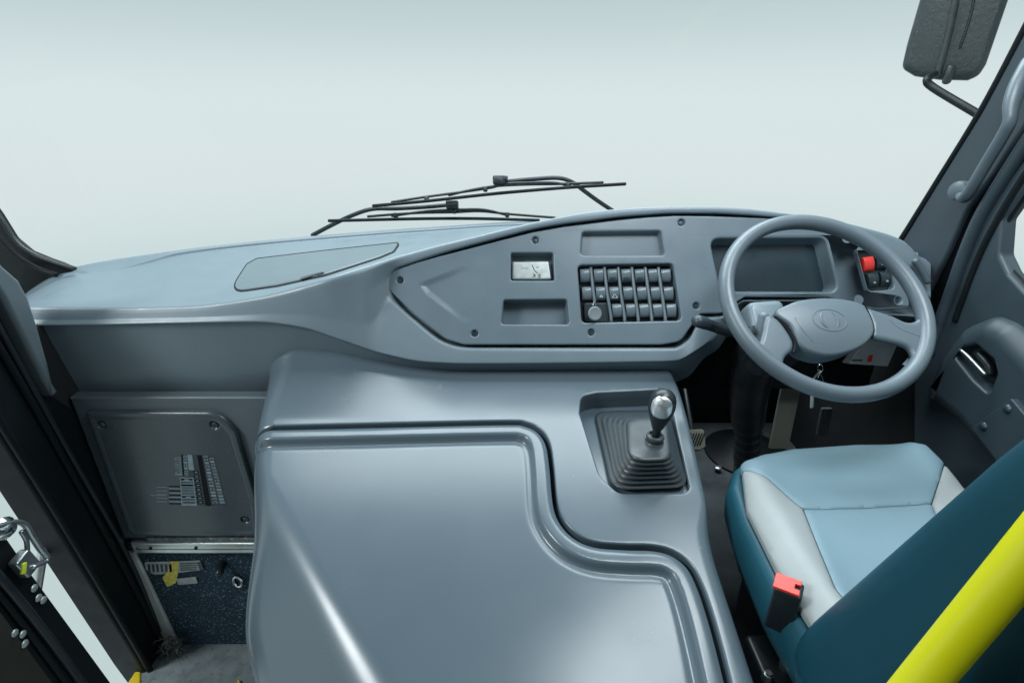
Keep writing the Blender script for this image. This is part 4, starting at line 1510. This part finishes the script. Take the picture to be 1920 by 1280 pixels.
slab('pedal_pad', pl, FP_, mat('pedal_rubber', (0.17, 0.175, 0.14), 0.6, var=.2, vscale=30), clp, depth=0.012, r=0.004)
for i in range(6):
    a, b = FP_.px(1287 + i * 5, 838 - i * 1, .001), FP_.px(1296 + i * 5, 812, .001)
    bar('pedal_rib', [FP_.to3(a, 0.001), FP_.to3(b, 0.001)], 0.0022, 'rubber', clp, 6)
bar('pedal_stem', [FP_.to3(FP_.px(1303, 824), -0.01), FP_.to3(FP_.px(1303, 800), -0.01) + np.array([0, .2, .12])], 0.009, 'black', clp, 8)
fl = thing('column_floor_plate', 'round black floor plate with bright bolt at the foot of the column', 'floor plate', at_z(1385, 880, 0.0))
v_, f_ = lathe([(0.16, 0), (0.16, 0.008), (0.15, 0.014), (0.10, 0.02), (0.06, 0.05)], at_z(1400, 850, 0.0), (0, 0, 1), 36)
mesh_obj('plate', v_, f_, 'rubber', fl)
v_, f_ = lathe([(0.014, 0), (0.014, 0.008), (0.010, 0.010)], at_z(1346, 878, 0.012), (0, 0, 1), 6)
mesh_obj('bolt', v_, f_, 'steel', fl)

# ================================================================== DRIVER'S SIDE: pillar, door, mirror
FR = Frame((XR, 0, 0), (0, 1, 0), (-1, 0, 0))
def onR(u, v, h=0.0):
    return FR.to3(FR.px(u, v, h), h)
pil = thing('windscreen_pillar', 'slanting grey-blue windscreen pillar trim on the driver side', 'pillar trim', onR(1720, 520))
plp = rpoly(FR.pxs([(1692, 450), (1754, 349), (1840, 210), (1920, 60), (2010, -110), (2110, -60), (1990, 110), (1920, 236), (1862, 326), (1810, 397), (1776, 474), (1740, 545), (1700, 610)]), 0.02, 4)
slab('pillar_trim', plp, FR, 'pillar', pil, depth=0.05, r=0.008)
bar('glass_seal', smooth_path([onR(*p, -0.004) for p in ((1672, 472), (1691, 447), (1754, 347), (1840, 208), (1920, 58), (1990, -80))], 5), 0.008, 'rubber', pil, 8)
gp_loop = rpoly(FR.pxs([(1700, 612), (1738, 560), (1772, 482), (1806, 402), (1858, 330), (1916, 240), (1988, 112), (2110, -70), (2150, -40), (1975, 260), (1905, 362), (1845, 452), (1800, 560), (1760, 660)], -0.012), 0.004, 2)
slab('shut_line', gp_loop, FR, mat('gap_black', (0.002, 0.003, 0.004), 0.9, spec=0.05), pil, depth=0.02, r=0.002, h=-0.012)
gh = thing('pillar_grab_handle', 'grey grab handle on the driver side windscreen pillar', 'grab handle', onR(1800, 362, 0.01))
gpath = [onR(1801, 363, 0.022), onR(1807, 372, 0.042), onR(1822, 352, 0.046), onR(1850, 305, 0.046), onR(1880, 255, 0.046), onR(1893, 228, 0.046), onR(1896, 200, 0.042), onR(1906, 165, 0.030), onR(1918, 140, 0.016), onR(1930, 118, 0.0)]
gsm = smooth_path(gpath, 6)
bar('handle_bar', gsm, [0.0125 + 0.004 * float(sstep(0.55, 0.72, np.array(i / len(gsm)))) for i in range(len(gsm))], 'handle', gh, 14, flat=0.85)
v_, f_ = lathe([(0.023, -0.004), (0.023, 0.008), (0.0205, 0.015), (0.011, 0.0195), (0.002, 0.020)], onR(1802, 358, 0.022) , -RV + np.array([0, -.2, 0.1]), 24)
mesh_obj('end_cap', v_, f_, 'handle', gh)

structure(slab('side_wall', rpoly([(-0.6, 0.05), (2.0, 0.05), (2.0, -0.78), (1.45, -0.84), (1.25, -0.78), (-0.6, -0.78)], 0.0, 2), Frame((XR + 0.03, 0, 0), (0, 1, 0), (-1, 0, 0)), 'void', None, depth=0.02, r=0.003))
door = thing('driver_door', 'dark grey driver door with moulded armrest and window at right edge', 'door', (XR, 1.0, 0.1))
wl_px = [(1874, 478, .03), (1879, 410, .02), (1935, 330, .0), (2050, 150), (2600, 150), (2600, 760), (1990, 612), (1920, 545), (1890, 512, .02)]
wloop = []
for p in wl_px:
    q = FR.px(p[0], p[1], 0.012)
    wloop.append((q[0], q[1], p[2] if len(p) > 2 else 0.0))
wloop = rpoly(wloop, 0, 6)
dl_px = [(1806, 488), (1778, 565), (1736, 640), (1712, 720), (1712, 960), (2300, 1150), (3200, 1200), (3200, 60), (2090, 60), (1945, 262), (1884, 345), (1838, 418)]
dloop = rpoly(FR.pxs(dl_px, 0.012), 0.012, 4)
slab('door_lining', dloop, FR, 'door', door, depth=0.03, r=0.008, holes=[(wloop, 0.010, 0.028, 0.004)], floor=False, h=0.012)
slab('window_pane', offset(wloop, -0.004), FR, 'glass', door, depth=0.002, r=0.0005, h=-0.016)
bar('window_seal', smooth_path([onR(*p, -0.004) for p in ((2050, 165), (1942, 338), (1888, 418), (1882, 474), (1896, 506), (1925, 537), (1995, 602))], 5), 0.006, 'rubber', door, 8)
bar('frame_seal', smooth_path([onR(*p, 0.016) for p in ((2090, 30), (1944, 240), (1880, 338), (1838, 408), (1808, 478), (1786, 540), (1764, 600), (1744, 660))], 6), [0.0145] * 43, 'door', door, 10)
bar('frame_seal', smooth_path([onR(*p, 0.012) for p in ((2115, 45), (1968, 262), (1902, 360), (1858, 436), (1830, 496), (1806, 560), (1792, 600))], 6), 0.008, 'rubber', door, 10)
arm_px = [(1722, 745, .02), (1748, 672, .03), (1792, 612, .05), (1846, 590, .05), (1885, 606, .06), (1935, 660), (2050, 800), (2250, 1000), (2100, 1060), (1870, 905), (1790, 800)]
ap_ = []
for p in arm_px:
    q = FR.px(p[0], p[1], 0.045)
    ap_.append((q[0], q[1], p[2] if len(p) > 2 else 0.0))
aloop2 = rpoly(ap_, 0, 7)
hh_px = [(1787, 667), (1803, 650), (1829, 645), (1863, 674), (1869, 700), (1854, 741), (1822, 711)]
hloop = rpoly(FR.pxs(hh_px, 0.045), 0.012, 5)
arm = slab('armrest', aloop2, FR, 'door', door, prof=[(0, -0.02), (0.002, 0.0), (0.008, 0.012), (0.020, 0.024), (0.034, 0.030), (0.045, 0.031)], h=0.014, holes=[(hloop, 0.006, 0.035, 0.004)])
bar('door_pull', smooth_path([onR(*p, 0.042) for p in ((1801, 656), (1815, 668), (1832, 686), (1846, 701))], 4), 0.0045, 'steel', arm, 8)
bar('latch_lever', smooth_path([onR(*p, 0.024) for p in ((1836, 665), (1852, 684), (1856, 700))], 4), 0.010, 'black', arm, 8)
bx_px = [(1820, 802, .004), (1895, 746, .006), (1925, 782), (1960, 820), (1880, 880)]
bq = []
for p in bx_px:
    q = FR.px(p[0], p[1], 0.058)
    bq.append((q[0], q[1], p[2] if len(p) > 2 else .004))
bxs = slab('storage_box', rpoly(bq, 0, 4), FR, 'door', door, depth=0.02, r=0.003, h=0.058)
for (u, v) in ((1844, 799), (1889, 766)):
    v_, f_ = lathe([(0.010, -0.001), (0.010, 0.001), (0.007, 0.004), (0.003, 0.0055)], onR(u, v, 0.058), FR.n, 14)
    mesh_obj('screw', v_, f_, 'screw', bxs)
lk = bar('door_lock_lever', smooth_path([on_pp(u, v, 0.03) for u, v in ((1716, 490), (1724, 502), (1734, 518), (1739, 528))], 4), 0.008, 'handle', None, 10)
tag(lk, 'small pale grey lever at the dash end right of the wheel rim', 'lever')

# outside mirror
mir = thing('outside_mirror', 'dusty black outside mirror hanging beyond the windscreen at top right', 'mirror', at_d(1790, 150, 1.62))
mc = at_d(1795, 40, 1.62)
MF = Frame(mc, (1, 0.18, 0), nrm(CAM - mc + np.array([0, 0, 0.25])))
ml = [(1690, 128, .03), (1700, 84), (1733, -30), (1748, -160), (1930, -160), (1893, -5), (1850, 120, .0), (1836, 142, .03), (1815, 151), (1762, 150), (1715, 143)]
mq = []
for p in ml:
    q = MF.px(p[0], p[1])
    mq.append((q[0], q[1], p[2] if len(p) > 2 else 0.0))
mloop = rpoly(mq, 0, 6)
slab('mirror_housing', mloop, MF, 'dirt', mir, prof=[(0.02, -0.07), (0.004, -0.05), (0, -0.02), (0.002, -0.008), (0.010, -0.002), (0.02, 0)], back=True)
bar('housing_rib', smooth_path([MF.to3(MF.px(u, v), 0.001) for u, v in ((1800, -60), (1790, 10), (1772, 90), (1758, 140))], 5), 0.010, 'dirt', mir, 8)
bar('housing_rib', smooth_path([MF.to3(MF.px(u, v), 0.000) for u, v in ((1832, -60), (1822, 20), (1800, 90))], 5), 0.004, 'black', mir, 8)
bar('pivot_boss', [MF.to3(MF.px(1783, 128), 0.0), MF.to3(MF.px(1775, 152), 0.0)], 0.013, 'dirt', mir, 10)
a0, a1 = at_d(1738, 150, 1.60), at_d(1836, 216, 1.46)
bar('mirror_arm', smooth_path([at_d(1752, 140, 1.64), a0, at_d(1752, 166, 1.58), a1, at_d(1872, 240, 1.40)], 6), 0.011, 'rubber', mir, 10)

# ================================================================== WIPERS (outside the glass)
def wg(u, v, off=0.03):
    return at_glass(u, v, off)
def wip(name, label, blade, spine, arm_px, block, clips):
    w = thing(name, label, 'wiper', wg(*arm_px[0]), 'windscreen wipers')
    bar('rubber_blade', smooth_path([wg(*p, 0.012) for p in blade], 5), 0.0052, 'rubber', w, 8)
    for s in spine:
        bar('blade_bracket', smooth_path([wg(*p, 0.03) for p in s], 5), 0.0042, 'black', w, 8)
    bar('wiper_arm', smooth_path([wg(*p, 0.045) for p in arm_px], 5), 0.0068, 'black', w, 8)
    v_, f_ = box_frame(wg(*block, 0.035), (1, 0, 0), (0, 0, 1), (0, -1, .3), 0.040, 0.026, 0.03, 0.004)
    mesh_obj('pivot_block', v_, f_, 'black', w)
    for (u, v) in clips:
        v_, f_ = box_frame(wg(u, v, 0.03), (1, 0, 0), (0, 0, 1), (0, -1, .3), 0.014, 0.016, 0.02, 0.003)
        mesh_obj('blade_clip', v_, f_, 'black', w)
wip('windscreen_wiper', 'upper long black wiper with its arm bent down behind the instrument hood',
    [(700, 386), (800, 377), (930, 363), (1060, 352), (1172, 345)],
    [[(735, 379), (800, 369), (860, 361), (920, 352), (936, 347)], [(842, 366), (880, 357), (930, 349), (990, 346), (1050, 345), (1130, 342)], [(936, 345), (985, 343), (1040, 343), (1072, 350)]],
    [(1150, 396), (1120, 376), (1094, 357), (1075, 343), (1048, 334), (1000, 336), (945, 341)], (936, 338), [(800, 373), (910, 355), (1065, 347), (948, 335)])
wip('windscreen_wiper', 'lower flat-lying black wiper with its arm rising from the left dash edge',
    [(617, 414), (700, 412), (800, 410), (900, 410), (1010, 413)],
    [[(690, 406), (740, 402), (790, 399), (850, 398), (900, 396), (950, 401), (1000, 405), (1040, 408)], [(735, 405), (800, 396), (850, 393)], [(850, 393), (905, 393), (950, 403)]],
    [(586, 441), (620, 423), (660, 404), (698, 392), (745, 391), (800, 388), (845, 384)], (848, 384), [(742, 404), (951, 403), (852, 396)])

# ================================================================== DRIVER'S SEAT
FS = Frame((0, 0, 0.585), (1, 0, 0), (0, 0, 1))
seat = thing('driver_seat', 'driver seat with light blue cushion, pale bolsters and teal sides', 'seat', (0.7, 0.7, 0.0))
def fs(pts):
    return np.array([FS.px(*p) if p[0] > 50 else np.array(p, float) for p in pts])
out_c = [(1378, 884), (1386, 852), (1424, 833), (1480, 822), (1600, 814), (1705, 814), (1750, 828), (1784, 860), (1826, 908), (0.965, 0.52), (0.965, 0.40), (0.42, 0.40), (0.420, 0.50), (1528, 1170), (1455, 1058), (1400, 950)]
oloop = rpoly(fs(out_c), 0.03, 5)
def cush(x, y):
    s = sdf(oloop, x, y)
    e = np.clip(s, 0, 0.06)
    h = -0.030 * (1 - e / 0.06) ** 2.2
    side = np.minimum(np.abs(x - 0.44), np.abs(x - 0.93))
    return h + 0.014 * np.exp(-((side - 0.02) / 0.05) ** 2) - 0.012 * np.exp(-(((x - 0.69) / 0.16) ** 2 + ((y - 0.62) / 0.2) ** 2))
front_l = rpoly(fs([(1390, 862), (1424, 839), (1480, 827), (1600, 819), (1704, 819), (1744, 832), (1774, 860), (1750, 937), (1507, 951), (1492, 942), (1440, 901), (1392, 877)]), 0.008, 3)
rear_l = rpoly(fs([(1507, 951), (1750, 937), (1758, 956), (0.84, 0.41), (0.52, 0.41), (1565, 1110)]), 0.004, 3)
lb_l = rpoly(fs([(1392, 877), (1440, 901), (1492, 942), (1507, 951), (1565, 1110), (0.52, 0.41), (0.428, 0.41), (0.426, 0.50), (1532, 1166), (1461, 1056), (1404, 945)]), 0.006, 3)
rb_l = rpoly(fs([(1774, 860), (1820, 908), (0.955, 0.52), (0.955, 0.41), (0.84, 0.41), (1758, 956), (1750, 937)]), 0.006, 3)
def patch(name, loop, m):
    b = (loop[:, 0].min() - .01, loop[:, 0].max() + .01, loop[:, 1].min() - .01, loop[:, 1].max() + .01)
    def H(x, y):
        return cush(x, y) - 0.004 * np.exp(-np.maximum(sdf(loop, x, y), 0) / 0.005)
    return sheet(name, (*b, lambda x, y: sdf(loop, x, y) - 0.0008), H, FS, 0.007, m, seat, skirt=[(0, 0), (0.0004, -0.004), (0, -0.012)], sharp=60)
patch('cushion_front', front_l, 'skyblue')
patch('cushion_centre', rear_l, 'skyblue')
patch('cushion_bolster', lb_l, 'pale')
patch('cushion_bolster', rb_l, 'pale')
slab('cushion_side', oloop, FS, 'tealedge', seat, prof=[(0.04, -0.17), (0.01, -0.15), (-0.004, -0.11), (-0.008, -0.07), (-0.004, -0.045), (0.002, -0.034), (0.010, -0.031), (0.02, -0.034)], h=0.0, sharp=60, back=True)
# backrest seen from behind and the side
e0, e1 = at_x(1543, 1140, 0.415), at_x(1920, 800, 0.415)
ed = nrm(e1 - e0)
_bn = np.array([0, ed[2], -ed[1]])
FB = Frame(np.array([0, e0[1], e0[2]]) + _bn * 0.012, (1, 0, 0), (0, ed[2], -ed[1]))
Lb = 0.72
bloop = rpoly([(0.412, 0.16, .05), (0.412, -0.35), (0.44, -Lb, .10), (0.93, -Lb, .10), (0.96, -0.35), (0.96, 0.16, .05)], 0.0, 7)
slab('backrest', bloop, FB, 'teal', seat, prof=[(0.06, -0.155), (0.02, -0.148), (0.004, -0.13), (0, -0.10), (0, -0.05), (0.002, -0.032), (0.008, -0.018), (0.020, -0.007), (0.038, 0)], back=True, sharp=70)
box_obj('seat_base', (0.50, 0.42, 0.02), (0.90, 0.86, 0.43), 'black', seat, 0.01)
sp_ = FS
FSd = Frame((0, 0, 0.386), (1, 0, 0), (0, 0, 1))
for (u, v, r) in ((1477, 1247, .013), (1440, 1268, .010), (1541, 1262, .009), (1508, 1272, .008)):
    v_, f_ = lathe([(r, -0.004), (r, 0.004), (r * .8, 0.010), (r * .55, 0.0105), (r * .5, 0.014)], FSd.to3(FSd.px(u, v, 0.005), 0.002), FSd.n, 8)
    mesh_obj('bolt', v_, f_, 'steel', seat)
box_obj('seat_bracket', (0.415, 0.40, 0.25), (0.51, 0.66, 0.385), 'black', seat, 0.008)
box_obj('slide_rail', (0.44, 0.42, 0.10), (0.50, 0.90, 0.16), 'black', seat, 0.006)

bk = thing('seat_belt_buckle', 'seat belt buckle with red release button beside the driver seat cushion', 'buckle', at_x(1490, 1195, 0.42))
bt = at_d(1476, 1097, 0.790)
bb = bt + np.array([0.012, 0.006, -0.092])
bax = nrm(bt - bb)
v_, f_ = box_frame((bt + bb) / 2, nrm([0.75, -0.5, 0]), bax, np.cross(nrm([0.75, -0.5, 0]), bax), 0.037, float(np.linalg.norm(bt - bb)), 0.029, 0.003)
mesh_obj('buckle_body', v_, f_, 'black', bk)
bfr = Frame(bt + bax * 0.0005, nrm([0.75, -0.5, 0]), bax)
slab('release_button', rpoly([(-0.0175, -0.0135), (0.0175, -0.0135), (0.0175, -0.004), (0.010, -0.004), (0.010, 0.005), (0.0175, 0.005), (0.0175, 0.0135), (-0.0175, 0.0135)], 0.001, 2), bfr, 'red', bk, depth=0.004, r=0.001, h=0.004)
bar('buckle_strap', smooth_path([bb, bb + np.array([0.015, 0.0, -0.04]), bb + np.array([0.04, -0.01, -0.10])], 5), 0.012, 'black', bk, 8, flat=0.4)

# yellow hand rail in front of the camera's right
y0_, y1_ = at_d(1725, 1280, 0.455), at_d(1920, 1046, 0.405)
yd = y1_ - y0_
yr = bar('hand_rail', [y0_ - yd * 1.2, y0_, y1_, y1_ + yd * 1.4], 0.0165, 'yellow', None, 24)
tag(yr, 'bright yellow hand rail slanting behind the driver seat', 'hand rail')
